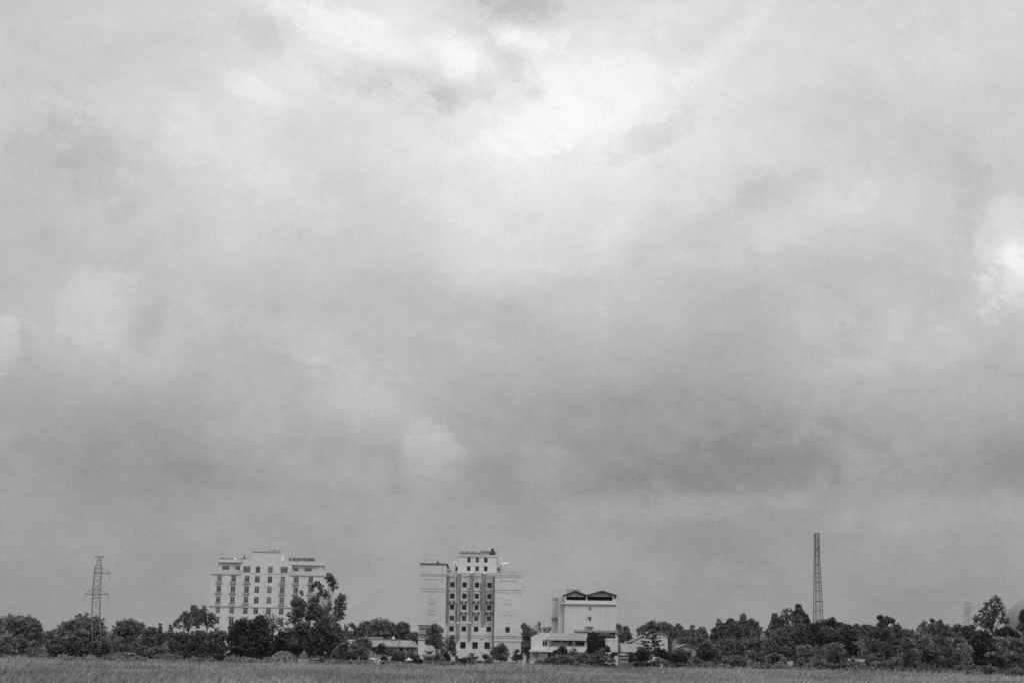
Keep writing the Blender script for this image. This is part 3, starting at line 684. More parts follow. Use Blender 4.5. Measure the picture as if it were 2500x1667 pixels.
# ---- mid-height block with twin gables
fg = Frame(1440, 395); fg.px0 = 1440
A = fg.root('gabled_block', 'pale cube-like block crowned by twin dark gables over an open loft', 'building')
xa, xb = fg.u(1378, 1500), fg.u(1505, 1500); DEP = 14
zc_, zp, zo = fg.z(1474.8), fg.z(1465), fg.z(1452.5)
win = [(fg.u(1437.6, 1485), fg.u(1442.8, 1485), fg.z(1489.5), fg.z(1480)), (fg.u(1437.9, 1510), fg.u(1442.5, 1510), fg.z(1515.8), fg.z(1507))]
w = MB(); facade(w, xa, xb, 0, zc_, win, 0, .25); shell(w, xa, xb, 0, DEP, 0, zc_); w.build('wall', M['white'], A)
for k, h in enumerate(win):
    fo = window(A, h[0], h[1], h[2], h[3], .12, 'glass_mid' if k == 0 else 'glass_dim', 'pale_frame' if k == 0 else 'frame', 1, .6, .06)
    if k == 1: MB().prism([(h[0]-.25, h[3]), (h[1]+.25, h[3]), (h[1]+.1, h[3]+.3), (h[0]-.35, h[3]+.35)], -.45, -.01).build('hood', M['duct'], fo)
MB().box(xa-.75, fg.u(1505.5, 1473)+.15, -.6, DEP+.3, zc_+.003, zc_+.36).build('cornice', M['plain_white'], A)
zb = zc_+.363; pr = MB(); u0, u1 = fg.u(1379.5, 1468), fg.u(1502.5, 1468)
pr.box(u0, u1, 0, .2, zb, zp); pr.box(u0, u0+.2, .2, DEP-.3, zb, zp); pr.box(u1-.2, u1, .2, DEP-.3, zb, zp); pr.build('parapet', M['plain_white'], A)
MB().box(u0+.22, u1-.22, 3, 3.2, zb, zo-.02).build('loft_wall', M['void'], A)
for px, wd in ((1381, .2), (1432.4, .16), (1497, .2)):
    x = fg.u(px, 1458); MB().box(x-wd, x+wd, .03, .35, zp+.003, zo+.15).build('pillar', M['plain_white'], A)
# gables: ridge lines run back
def gable(pxl, pyl, pxa, pya, pxr, pyr):
    L_, T_, R_ = [Vector((fg.uz(*p)[0], 0, fg.uz(*p)[1])) for p in ((pxl, pyl), (pxa, pya), (pxr, pyr))]
    f = Vector((0, -.7, 0)); b = Vector((0, DEP, 0))
    m = MB(); m.slab([L_+f, T_+f, T_+b, L_+b], .26); m.slab([T_+f, R_+f, R_+b, T_+b], .26); o = m.build('roof', M['tile_dark'], A)
    zb_ = min(L_.z, R_.z)-.32; g_ = MB(); g_.prism([(L_.x+.5, zb_-.15), (R_.x-.5, zb_-.15), (R_.x-.6, zb_+.05), (T_.x, T_.z-.45), (L_.x+.6, zb_+.05)], .1, .3); g_.build('gable_wall', M['grey_render'], o)
gable(1375, 1451.3, 1404, 1440.3, 1432.2, 1450.9); gable(1432.8, 1451, 1470.2, 1440.6, 1506.5, 1452)
x = fg.u(1502.5, 1455); MB().prism([(fg.u(1498.5, 1453), fg.z(1453.5)), (fg.u(1505.8, 1453), fg.z(1453)), (fg.u(1503, 1459), fg.z(1459)), (fg.u(1499, 1459), fg.z(1459))], .2, 3).build('eave_box', M['tile_dark'], A)
# side wing behind on the left, lower step with its own hood
MB().box(fg.u(1364, 1480), xa-.003, 1.5, DEP-1, 0, fg.z(1454.5)).build('side_wing', M['dull_white'], A)
MB().box(fg.u(1349, 1480, 6), fg.u(1364, 1480)-.003, 6, DEP-1.5, 0, fg.z(1458)).build('side_wing', M['white'], A)
MB().box(fg.u(1347, 1457, 5), fg.u(1364, 1480), 5.3, 5.8, fg.z(1458), fg.z(1456.5)).build('slab_edge', M['cornice'], A)
hd = MB(); a, b = fg.u(1343.5, 1507, 4), fg.u(1363.8, 1507, 4); hd.prism([(a, fg.z(1507, 1355, 4)), (a+.4, fg.z(1511.5, 1355, 4)), (b, fg.z(1511.5, 1355, 4)), (b, fg.z(1506.5, 1355, 4))], 4.2, 5.9); hd.build('hood', M['duct'], A)
MB().box(fg.u(1347.5, 1530, 4), b, 4.9, 5.98, 0, fg.z(1511.7, 1355, 4)).build('side_bay', M['dull_white'], A)
bx = MB().box(fg.u(1431.3, 1534), fg.u(1447.2, 1534), -.7, -.003, fg.z(1538), fg.z(1529.5)).build('wall_box', M['duct'], A); MB().box(fg.u(1430.8, 1534), fg.u(1447.8, 1534), -.8, -.003, fg.z(1529.4), fg.z(1528.6)).build('lid', M['dark_concrete'], bx)
# panels behind the left gable
pn = thing('roof_panel', 'pale slatted panel behind the left gable of the twin-gabled block', 'panel', loc_in(fg, fg.u(1389.2, 1440), 4, zb), group='slatted panels behind the left gable')
hh = fg.z(1437.2, 1390, 4)-zb
m = MB()
for k in range(5): m.box(-.52, .52, 0, .06, hh-.75+k*.16, hh-.65+k*.16)
m.build('slats', M['duct'], pn); MB().box(-.5, -.42, .062, .12, 0, hh).box(.42, .5, .062, .12, 0, hh).build('leg', M['steel'], pn)
for px in (1401.3, 1412.8): clone(pn, loc_in(fg, fg.u(px, 1440), 4, zb))

# ---- two-storey house in front of it
f2 = Frame(1365, 320); f2.px0 = 1365
A = f2.root('two_storey_house', 'white two-storey house with a long veranda under a pale sloping roof', 'house')
gl, ga, gr = f2.uz(1297.3, 1553.5), f2.uz(1319, 1543.3), f2.uz(1341.5, 1546.5)
zf = f2.z(1585.5, 1320); xr_ = f2.u(1434, 1560)
win = [(f2.u(1324.3, 1568), f2.u(1336.2, 1568), f2.z(1576.6, 1330), f2.z(1561.2, 1330))]
w = MB(); x0, x1 = gl[0], gr[0]
facade(w, x0, x1, zf, gl[1], win, 0, .25)
w.prism([(x0, gl[1]), (x1, gl[1]), (x1, gr[1]), (ga[0], ga[1])], 0, .02)
shell(w, x0, x1, 0, 8, zf, gl[1], True); w.prism([(x0, gl[1]), (x1, gl[1]), (x1, gr[1]), (ga[0], ga[1])], 7.9, 8); w.build('gable_wall', M['plain_white'], A)
window(A, *win[0], .1, 'glass_dark', 'pale_frame', 1, .82, .07)
r = MB(); zt_, ze_ = f2.z(1544.3, 1390, 3), f2.z(1561.8, 1390, -1.2)
r.slab([(f2.u(1340.5, 1561, -1.2), -1.2, f2.z(1561, 1341, -1.2)), (f2.u(1434.3, 1562, -1.2), -1.2, ze_), (f2.u(1434.3, 1545, 3), 3, zt_), (ga[0]+.2, 3, ga[1]+.05)], .12)
r.slab([(ga[0]+.2, 3, ga[1]+.05), (f2.u(1434.3, 1545, 3), 3, zt_), (f2.u(1434.3, 1545, 3), 8.2, ze_), (ga[0]+.2, 8.2, ze_)], .12)
r.slab([(x0-.15, -.1, gl[1]+.08), (ga[0], -.1, ga[1]+.12), (ga[0], 8.2, ga[1]+.12), (x0-.15, 8.2, gl[1]+.08)], .08)
r.build('roof', M['tile_grey'], A)
MB().box(x1+.01, xr_, 1.6, 7.8, zf, f2.z(1560, 1390, 1.6)).build('veranda_wall', M['dull_white'], A)
fl_ = MB().box(f2.u(1292.7, 1585), f2.u(1438.5, 1585), -1.5, 8, zf-.42, zf-.01).build('floor_slab', M['plain_white'], A)
MB().box(x1+.02, f2.u(1431.5, 1580), -1.35, -1.22, zf, f2.z(1578, 1390)).build('balcony_wall', M['plain_white'], A)
MB().box(x1+.9, xr_-.02, 1.2, 1.59, f2.z(1566.8, 1390, 1.2), f2.z(1561.2, 1390, 1.2)).build('eave_shade_strip', M['tile_dark'], A)  # dark strip added to stand for the shade under the veranda eave
for px in (1343.5, 1371.3, 1402.3, 1429): u0 = f2.u(px, 1570, -1.2); MB().box(u0-.06, u0+.06, -1.2, -1.08, f2.z(1578, 1390), f2.z(1563, 1390, -1.1)-.12).build('post', M['frame'], A)
MB().box(x1+.1, xr_-.1, -1.3, -1.24, f2.z(1577.2, 1390)+.1, f2.z(1577.2, 1390)+.16).build('handrail', M['frame'], A)
for px, pw, gx in ((1390.5, 1.2, 'glass_dark'), (1395.8, .9, 'glass_mid'), (1407.5, 2.2, 'glass_dim'), (1419.5, 3.2, 'glass_dim')):
    u0 = f2.u(px, 1570, 1.6); q = MB().box(u0-pw*.2, u0+pw*.2, 1.55, 1.597, f2.z(1575, 1390, 1.6), f2.z(1567, 1390, 1.6)); q.build('opening', M[gx], A)
wn = [(f2.u(1325, 1590), f2.u(1336.4, 1590), f2.z(1592.6, 1330), f2.z(1588.4, 1330))]; op = (f2.u(1349.5, 1595), f2.u(1362, 1595), 0, f2.z(1588.6, 1355))
w = MB(); facade(w, f2.u(1295.5, 1595), f2.u(1431.5, 1595), 0, zf-.425, wn+[op], .15, .3); shell(w, f2.u(1295.5, 1595), f2.u(1431.5, 1595), .15, 7.8, 0, zf-.425); w.build('lower_wall', M['plain_white'], A)
window(A, *wn[0], .3, 'glass_dark', 'frame', 1, 0, .05); MB().box(op[0]+.01, op[1]-.01, .42, .46, 0, op[3]-.01).build('doorway', M['void'], A)
# ---- open-sided annex at the right, in front of the gabled block
f3 = Frame(1460, 350); f3.px0 = 1460
A = f3.root('garage', 'open-fronted garage with a flat concrete canopy beside the twin-gabled block', 'building')
zt_, zu = f3.z(1537.8), f3.z(1543)
MB().box(f3.u(1405, 1540), f3.u(1509.5, 1540), -.6, 7, zu, zt_).build('canopy', M['concrete'], A)
MB().box(f3.u(1407, 1550), f3.u(1507, 1550), 6, 6.3, 0, zu-.003).build('back_wall', M['void'], A)
w = MB(); u0, u1, zm = f3.u(1478, 1575), f3.u(1508.6, 1575), f3.z(1563.5, 1495)
w.box(u0, u1, -.1, .3, 0, zm-.03); w.build('front_wall', M['plain_white'], A); MB().box(u0-.02, u1+.02, -.16, .34, zm+.02, f3.z(1557.3, 1495)).build('coping', M['plain_white'], A)
for px in (1408, 1505.5): u0 = f3.u(px, 1550); MB().box(u0-.12, u0+.12, .4, .65, 0, zu-.003).build('pillar', M['dull_white'], A)
# ---- grey shed + gate posts
f4 = Frame(1540, 330); f4.px0 = 1540
A = f4.root('shed', 'low grey-roofed shed between the garage and the gabled house', 'building')
u0, u1 = f4.u(1514.3, 1580), f4.u(1572, 1580); zt_, ze_ = f4.z(1570.3, 1540, 3), f4.z(1590.5, 1540)
MB().slab([(u0, -.4, ze_), (u1, -.4, ze_), (u1, 3.5, zt_), (u0, 3.5, zt_)], .1).build('roof', M['tile_grey'], A); MB().box(u0+.1, u1-.1, 0, 3.4, 0, ze_-.12).build('wall', M['dark_concrete'], A)
for px in (1511.5, 1513.9): x = f4.u(px, 1578); MB().box(x-.08, x+.08, -.5, -.3, 0, f4.z(1571.5, px)).build('post', M['dark_steel'], A)
# ---- gabled house
f5 = Frame(1599, 345); f5.px0 = 1599
A = f5.root('gabled_house', 'pale gabled house partly hidden by the tiered conifer in front', 'house')
ap, el, er, e2 = [Vector((f5.uz(*p)[0], 0, f5.uz(*p)[1])) for p in ((1599.3, 1534.6), (1536.8, 1566.3), (1632.8, 1551.8), (1644.5, 1565.5))]
f_ = Vector((0, -.5, 0)); b_ = Vector((0, 9, 0))
m = MB(); m.slab([el+f_, ap+f_, ap+b_, el+b_], .14); m.slab([ap+f_, er+f_, er+b_, ap+b_], .14); m.slab([er+f_, e2+Vector((0, 1.5, 0)), e2+b_, er+b_], .14); m.build('roof', M['tile'], A)
wl = f5.u(1543.5, 1566); wr = f5.u(1630, 1566); hz = f5.z(1566, 1599)
wn = [(f5.u(1592.8, 1552), f5.u(1603.6, 1552), f5.z(1558.8), f5.z(1546.8))]
w = MB(); zr1 = f5.z(1552.6, 1630)
w.prism([(wl, 0), (wr, 0), (wr, zr1), (ap.x, ap.z-.3), (wl, f5.z(1564.5, 1543))], 0, 8.5); w.build('wall', M['dull_white'], A)
window(A, wn[0][0], wn[0][1], wn[0][2], wn[0][3], -.1, 'glass_dark', 'frame', 1, 0, .06)
for px in (1556, 1572.5): u0 = f5.u(px, 1570); window(A, u0-.4, u0+.4, f5.z(1571.5, px), f5.z(1568.2, px), -.1, 'glass_dim', 'frame', 1, 0, .05)
bw = MB().prism([(f5.u(1537.5, 1572), 0), (wl-.005, 0), (wl-.005, f5.z(1565.5, 1543)), (f5.u(1537.5, 1572), f5.z(1567.5, 1537))], 1.2, 8); bw.build('side_bay', M['dark_concrete'], A)
f6 = Frame(1675, 335); f6.px0 = 1675
A = f6.root('small_house', 'small low house with a shallow tiled roof behind the dark bushes', 'house')
ap, el, er = [Vector((f6.uz(*p)[0], 0, f6.uz(*p)[1])) for p in ((1674.5, 1571.3), (1652, 1580.3), (1705, 1582.5))]
m = MB(); m.slab([el+f_, ap+f_, ap+b_*.7, el+b_*.7], .13); m.slab([ap+f_, er+f_, er+b_*.7, ap+b_*.7], .13); m.build('roof', M['concrete'], A)
w = MB(); w.prism([(el.x+.5, 0), (er.x-.5, 0), (er.x-.5, er.z-.25), (ap.x, ap.z-.25), (el.x+.5, el.z-.2)], 0, 5.5); w.build('wall', M['stone'], A)
window(A, f6.u(1660, 1588), f6.u(1671, 1588), f6.z(1592, 1665), f6.z(1583, 1665), -.1, 'glass_dim', 'frame', 1, 0, .06)
f6 = Frame(1655, 365); f6.px0 = 1655
A = f6.root('chimney_house', 'fragment of a pale gable end among the trees right of the gabled house', 'house')
ap, el, er = [Vector((f6.uz(*p)[0], 0, f6.uz(*p)[1])) for p in ((1651, 1560.3), (1644, 1575), (1661.5, 1566))]
m = MB(); m.slab([el+f_, ap+f_, ap+b_*.5, el+b_*.5], .13); m.slab([ap+f_, er+f_, er+b_*.5, ap+b_*.5], .13); m.build('roof', M['tile'], A)
MB().prism([(el.x+.15, 0), (er.x-.3, 0), (er.x-.3, er.z-.2), (ap.x, ap.z-.2), (el.x+.15, el.z-.2)], 0, 4).build('wall', M['grey_render'], A)
# ---- shed at the left under the feathery tree
f7 = Frame(308, 268); f7.px0 = 308
A = f7.root('lean_to_shed', 'low shed with a bright tin roof edge under the feathery tree', 'building')
u0, u1 = f7.u(288, 1592), f7.u(352, 1592); zt_, ze_ = f7.z(1591.5, 308, 3), f7.z(1594.8, 308)
MB().slab([(u0, -.3, ze_), (u1, -.3, ze_-.05), (u1, 3, zt_-.05), (u0, 3, zt_)], .08).build('roof', M['cloth'], A); MB().box(u0+.1, u1-.1, .1, 2.8, 0, ze_-.16).build('wall', M['dark_concrete'], A)
# ---- low white wall house at the right
f8 = Frame(2098, 262); f8.px0 = 2098
A = f8.root('garden_wall', 'low whitewashed garden wall showing below the dark trees', 'wall')
u0, u1 = f8.u(2071, 1612), f8.u(2124, 1612); MB().box(u0, u1, 0, .3, 0, f8.z(1608)).build('panel', M['dull_white'], A); MB().box(u0-.05, u1+.05, -.06, .36, f8.z(1608)+.003, f8.z(1606.6)).build('coping', M['concrete'], A)
x = at(2098, 1600, 256); A = thing('fence_post', 'thin dark post standing in front of the low whitewashed wall', 'post', (x.x-.3, 256, 0))
MB().tube([(0, 0, 0), (.03, 0, at(2095, 1595, 256).z)], [.07, .05], 6).build('shaft', M['dark_steel'], A); MB().lathe(.03, 0, [(.08, at(2095, 1595, 256).z), (.02, at(2095, 1595, 256).z+.12)], 6).build('cap', M['dark_steel'], A)

# ---- dome at the far right
p = at(2615, 1600, 560); A = thing('storage_dome', 'huge grey ribbed dome cut off by the picture edge', 'dome', (p.x, 560, 0)); s = mpp(560)
rad = 150*s; zsh = at(2615, 1532, 560).z; ztp = at(2615, 1436, 560).z
prof = [(rad, 0), (rad, zsh)]+[(rad*math.cos(a), zsh+(ztp-zsh)*math.sin(a)) for a in np.linspace(.12, 1.5, 12)]
MB().lathe(0, 0, prof, 64).build('shell', M['dome'], A, True)
for j in range(40):
    a = 2*math.pi*j/40; q = [Vector((math.cos(a)*(r_+.1), math.sin(a)*(r_+.1), z)) for r_, z in prof]; 
    if -2.9 < a-math.pi*2 < -.1 or a > math.pi: MB().tube(q, .07, 4).build('rib', M['dome'], A)

# ================================================================== MASTS
def lattice(mb, corners, r, cross=True, hor=True, k=1):
    """corners: list of levels, each a list of 4 points"""
    for A_, B_ in zip(corners, corners[1:]):
        for j in range(4):
            n = (j+1) % 4
            if cross: mb.tube([A_[j], B_[n]], r, 4, False); mb.tube([A_[n], B_[j]], r, 4, False)
        if hor:
            for j in range(4): mb.tube([B_[j], B_[(j+1) % 4]], r, 4, False)
def square(cx, cy, z, hw, rot):
    return [Vector((cx+hw*math.sqrt(2)*math.cos(rot+math.pi/4+j*math.pi/2), cy+hw*math.sqrt(2)*math.sin(rot+math.pi/4+j*math.pi/2), z)) for j in range(4)]
# power pylon at the left
Y = 256.0; s = mpp(Y); p = at(237, 1605, Y); PY = thing('power_pylon', 'slim lattice power pylon with drooping insulators rising out of the trees', 'pylon', (p.x, Y, 0))
def lx(px, py): q = at(px, py, Y); return q.x-p.x, q.z
rot = R(22)
lev = [(1625, 11.5, 237), (1605, 11.2, 236.4), (1575, 11, 235.4), (1545, 10.8, 234.6), (1518, 10.5, 234), (1488, 10, 234.4), (1459.5, 9.6, 235), (1449.4, 9.6, 235.3), (1438, 9.5, 235.9), (1424, 9.3, 236.8), (1411, 9.2, 238), (1397.8, 9.1, 239.3), (1386.6, 9, 240.6), (1372, 4.4, 242), (1361, 2.9, 242.8)]
C = []
for py, hw, px in lev:
    x, z = lx(px, py); C.append(square(x, 0, max(0, z), hw*s*.9, rot))
for j in range(4): MB().tube([c[j] for c in C], [.045]*6+[.038]*(len(C)-6), 5).build('leg', M['steel'], PY)
m = MB(); lattice(m, C, .024, True, False)
for i in (6, 7, 8, 11, 12): 
    for j in range(4): m.tube([C[i][j], C[i][(j+1) % 4]], .04, 4)
m.build('bracing', M['steel'], PY)
m = MB(); C0 = C[:4]; lattice(m, C0[:3], .025, True, False); m.build('lower_bracing', M['light_steel'], PY)
def arm(pxa, pya, pxb, pyb, tie):
    (xa, za), (xb, zb) = lx(pxa, pya), lx(pxb, pyb); m = MB()
    for yy in (-.25, .25): m.tube([(xa, yy*.6, za), (xb, 0, zb)], .05, 4)
    for t in tie: xt, zt = lx(*t[0]); xe, ze = lx(*t[1]); m.tube([(xt, 0, zt), (xe, 0, ze)], .03, 4)
    return m.build('cross_arm', M['dark_steel'], PY)
a1 = arm(229.5, 1397.5, 269.5, 1398.8, [((252, 1387), (269.5, 1398.8))]); a2 = arm(206, 1449, 265.8, 1450.2, [((226, 1438.5), (206, 1449)), ((247, 1439), (265.8, 1450.2))]); a3 = arm(231.8, 1358, 254.3, 1358.6, [((239.5, 1362.5), (231.8, 1358)), ((246.5, 1362.5), (254.3, 1358.6))])
for a_, px, py, py2, dx in ((a1, 269, 1399, 1418.5, -1.5), (a2, 206.3, 1449.5, 1468.5, -1), (a2, 265.5, 1450.5, 1470, -.3)):
    (xa, za), (xb, zb) = lx(px, py), lx(px+dx, py2); m = MB(); m.tube([(xa, 0, za), (xb, 0, zb)], .022, 5)
    for k in range(6):
        t = .55+.4*k/5; c = Vector((xa, 0, za)).lerp(Vector((xb, 0, zb)), t); m.tube([c, c+Vector((0, 0, -.04))], .065, 7)
    m.build('insulator', M['steel'], a_)
# radio mast
Y = 420.0; s = mpp(Y); p = at(1998, 1600, Y); RM = thing('radio_mast', 'tall square lattice radio mast standing alone above the right-hand trees', 'mast', (p.x, Y, 0))
def lx(px, py): q = at(px, py, Y); return q.x-p.x, q.z
lev = [(1612, 12.5, 1998.4), (1588, 11.8, 1998.2), (1563, 11, 1998), (1538, 10.1, 1997.8), (1514, 9.3, 1997.6), (1490, 8.6, 1997.2), (1466.3, 8.1, 1996.8), (1441.6, 7.4, 1996.4), (1420, 6.8, 1995.9), (1398.4, 6.2, 1995.3), (1377.5, 5.7, 1994.9), (1356, 5.1, 1994.6), (1340.5, 4.8, 1994.4), (1320.7, 4.8, 1994.2), (1301.7, 4.8, 1993.9)]
C = []
for py, hw, px in lev:
    x, z = lx(px, py); C.append(square(x, 0, max(0, z), hw*s*.98, R(8)))
for j in range(4): MB().tube([c[j] for c in C], .10, 5).build('leg', M['dark_steel'], RM)
m = MB()
for c in C[1:]:
    for j in range(4): m.tube([c[j], c[(j+1) % 4]], .075, 4)
m.build('ring_brace', M['dark_steel'], RM); m = MB(); lattice(m, C, .028, True, False); m.build('bracing', M['steel'], RM)
m = MB(); 
for dx in (-.28, .28): m.tube([(C[0][0].x*0+sum(v.x for v in C[0])/4+dx, .3, 0), (sum(v.x for v in C[-1])/4+dx*.7, .1, C[-1][0].z)], .035, 4)
for k in range(60):
    t = k/60; x = (sum(v.x for v in C[0])*(1-t)+sum(v.x for v in C[-1])*t)/4; z = C[-1][0].z*t; m.tube([(x-.27, .3-.2*t, z), (x+.27, .3-.2*t, z)], .02, 4)
m.build('ladder', M['steel'], RM)
x, z = lx(1983.6, 1313); xm = C[-1][1].x
an = MB().box(x-.22, x+.22, -.15, .15, z-.75, z+.75).build('antenna', M['cornice'], RM); MB().tube([(x, 0, z), (lx(1989.5, 1313)[0], 0, z)], .04, 5).build('bracket', M['steel'], an)
for px, py in ((1991.5, 1344), (1998.2, 1337), (1990.5, 1349.5)):
    x, z = lx(px, py); MB().lathe(x, -.3, [(.12, z-.25), (.2, z-.2), (.2, z+.2), (.12, z+.25)], 10).build('antenna', M['dark_steel'], RM)
# far pylon
Y = 640.0; s = mpp(Y); p = at(2363, 1590, Y); FP = thing('power_pylon', 'faint distant pylon with a flat top bar, half hidden by the tall airy tree', 'pylon', (p.x, Y, 0))
def lx(px, py): q = at(px, py, Y); return q.x-p.x, q.z
C = []
for py, hw, px in ((1600, 9, 2363), (1560, 7.5, 2362.5), (1527, 6.8, 2362), (1510, 6, 2362), (1495, 5.5, 2362), (1482, 5, 2362), (1471, 4.5, 2362)):
    x, z = lx(px, py); C.append(square(x, 0, max(0, z), hw*s, R(15)))
for j in range(4): MB().tube([c[j] for c in C], .075, 4).build('leg', M['steel'], FP)
m = MB(); lattice(m, C, .03, True, True); m.build('bracing', M['steel'], FP)
for (a, b, c, d) in ((2355, 1470.3, 2380, 1470.8), (2341, 1503.5, 2362, 1500), (2362, 1484, 2392, 1476), (2362, 1492, 2400, 1479)):
    (xa, za), (xb, zb) = lx(a, b), lx(c, d); MB().tube([(xa, -.2, za), (xb, 0, zb)], .07, 4).build('cross_arm', M['steel'], FP)
exec_order.append('masts')
# ================================================================== GRAVES AND SMALL SHRINES
def croof(mb, hw, hd, z0, z1, up=.12, top=.25, t=.08):
    h = z1-z0
    def ring(f, z, u):
        pts = []
        for sx, sy in ((-1, -1), (0, -1), (1, -1), (1, 0), (1, 1), (0, 1), (-1, 1), (-1, 0)):
            c = abs(sx*sy); pts.append((sx*hw*f*(1+.04*c), sy*hd*f*(1+.04*c), z+u*c))
        return pts
    rings = [ring(.8, z0-t*.4, 0), ring(1, z0, up), ring(1.0, z0+t, up), ring(.62, z0+t+h*.25, up*.2), ring(top+.1, z0+t+h*.62, 0), ring(top, z1, 0)]
    base = len(mb.v)
    for r in rings: mb.v += r
    for a in range(len(rings)-1):
        for j in range(8): mb.f.append((base+a*8+j, base+a*8+(j+1) % 8, base+a*8+8+(j+1) % 8, base+a*8+8+j))
    mb.f.append(tuple(base+j for j in reversed(range(8)))); mb.f.append(tuple(base+40+j for j in range(8)))
def shrine(name, label, cat, Y, px, tiers, mt='stone', rt=None, dep=1.0, up=.12):
    """tiers from the ground up: ('body'|'roof'|'base'|'finial'|'posts', y_bottom, y_top, half width), all as seen at distance Y"""
    s = mpp(Y); p = at(px, 1600, Y); r = thing(name, label, cat, (p.x, Y, 0))
    for k, (kd, yb, yt, hw) in enumerate(tiers):
        z0, z1 = (0 if yb is None else at(px, yb, Y).z), at(px, yt, Y).z; w = hw*s; d = w*dep; m = MB()
        if kd == 'roof': croof(m, w, d, z0+.003, z1, up, .18); m.build('roof', M[rt or mt], r)
        elif kd == 'slab': m.box(-w, w, -d, d, z0+.003, z1); m.build('slab', M[rt or mt], r)
        elif kd == 'finial': m.lathe(0, 0, [(w, z0), (w*1.1, z0+(z1-z0)*.3), (w*.5, z0+(z1-z0)*.6), (.02, z1)], 8); m.build('finial', M[rt or mt], r)
        elif kd == 'posts':
            for sx in (-1, 1):
                for sy in (-1, 1): MB().box(sx*w-.12, sx*w+.12, sy*d-.12, sy*d+.12, z0, z1).build('post', M[mt], r)
            MB().box(-w*.75, w*.75, -d*.5, d*.75, z0, z1-.02).build('chamber', M['stone_dark'], r)
        else: m.box(-w, w, -d, d, z0, z1); m.build('body' if kd == 'body' else 'base', M['stone_dark' if kd == 'body' and mt != 'stone_white' else mt], r)  # bodies take a darker stone: shade under the overhanging slabs put into colour
    return r
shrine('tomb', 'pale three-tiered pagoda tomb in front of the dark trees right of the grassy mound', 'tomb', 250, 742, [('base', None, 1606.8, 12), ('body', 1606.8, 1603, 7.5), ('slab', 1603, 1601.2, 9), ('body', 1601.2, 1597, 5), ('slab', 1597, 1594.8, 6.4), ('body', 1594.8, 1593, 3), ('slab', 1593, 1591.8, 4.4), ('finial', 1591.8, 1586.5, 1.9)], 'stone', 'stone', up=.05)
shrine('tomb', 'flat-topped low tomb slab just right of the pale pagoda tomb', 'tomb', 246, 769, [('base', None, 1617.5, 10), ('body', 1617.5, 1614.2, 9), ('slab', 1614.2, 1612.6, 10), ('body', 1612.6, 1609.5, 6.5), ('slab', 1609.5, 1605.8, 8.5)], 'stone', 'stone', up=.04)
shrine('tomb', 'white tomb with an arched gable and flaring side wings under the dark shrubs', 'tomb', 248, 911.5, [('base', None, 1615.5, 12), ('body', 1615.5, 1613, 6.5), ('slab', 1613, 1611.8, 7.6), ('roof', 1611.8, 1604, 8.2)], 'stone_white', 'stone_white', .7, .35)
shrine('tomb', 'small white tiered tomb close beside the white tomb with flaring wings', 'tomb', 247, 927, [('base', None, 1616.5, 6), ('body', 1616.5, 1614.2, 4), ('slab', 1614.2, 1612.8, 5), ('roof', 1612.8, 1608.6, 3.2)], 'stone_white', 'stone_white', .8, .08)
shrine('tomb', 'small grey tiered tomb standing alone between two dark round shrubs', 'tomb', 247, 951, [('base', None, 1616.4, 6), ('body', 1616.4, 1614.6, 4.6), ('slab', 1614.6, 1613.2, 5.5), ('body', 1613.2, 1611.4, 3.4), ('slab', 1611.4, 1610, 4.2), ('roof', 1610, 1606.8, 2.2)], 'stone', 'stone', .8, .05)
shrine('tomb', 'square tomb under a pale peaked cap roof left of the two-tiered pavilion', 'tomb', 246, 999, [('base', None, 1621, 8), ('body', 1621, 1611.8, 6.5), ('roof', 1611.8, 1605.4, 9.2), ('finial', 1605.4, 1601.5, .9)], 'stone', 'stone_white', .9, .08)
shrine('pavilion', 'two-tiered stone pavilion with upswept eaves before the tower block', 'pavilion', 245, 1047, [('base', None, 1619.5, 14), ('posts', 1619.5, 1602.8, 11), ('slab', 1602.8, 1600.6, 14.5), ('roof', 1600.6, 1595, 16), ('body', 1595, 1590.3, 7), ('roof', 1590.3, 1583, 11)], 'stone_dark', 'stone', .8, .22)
shrine('tomb', 'low grey slab tomb right beside the two-tiered pavilion', 'tomb', 248, 1029, [('base', None, 1617, 7), ('body', 1617, 1613.5, 5), ('slab', 1613.5, 1612.2, 6)], 'stone', 'stone', .8, .06)
shrine('tomb', 'umbrella-roofed grey tomb on the grass in front of the tower block', 'tomb', 240, 1172, [('base', None, 1618.8, 10), ('body', 1618.8, 1612.2, 7), ('roof', 1612.2, 1604.2, 10.2), ('finial', 1604.2, 1602, .8)], 'stone', 'stone', .9, .05)
shrine('grave_marker', 'slender white cross-like marker on a flat plinth beside the bush left of the two-storey house', 'grave marker', 252, 1279, [('base', None, 1603.8, 4), ('slab', 1603.8, 1602, 5.2), ('body', 1602, 1593, .5), ('slab', 1596.3, 1595.4, 1.4)], 'stone_white', 'stone_white', .4)
shrine('grave_marker', 'tiny white spire on a plinth at the field edge left of the white winged tomb', 'grave marker', 250, 876.5, [('base', None, 1616.8, 4.2), ('slab', 1616.8, 1615.6, 5), ('finial', 1615.6, 1610.5, .8)], 'stone', 'stone_white', .6)
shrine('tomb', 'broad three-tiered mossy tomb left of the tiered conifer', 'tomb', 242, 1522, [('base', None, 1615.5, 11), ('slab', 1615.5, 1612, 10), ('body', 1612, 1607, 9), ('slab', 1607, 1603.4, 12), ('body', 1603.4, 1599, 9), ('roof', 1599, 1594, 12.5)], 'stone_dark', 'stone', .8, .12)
shrine('tomb', 'small stepped grey tomb between the light shrubs and the arched vine', 'tomb', 246, 1843, [('base', None, 1625.5, 5.5), ('slab', 1625.5, 1623.8, 5), ('body', 1623.8, 1620.8, 3), ('slab', 1620.8, 1619.6, 4), ('body', 1619.6, 1617, 2.2), ('slab', 1617, 1615.4, 3), ('finial', 1615.4, 1612.5, 1.2)], 'stone', 'stone', .8)
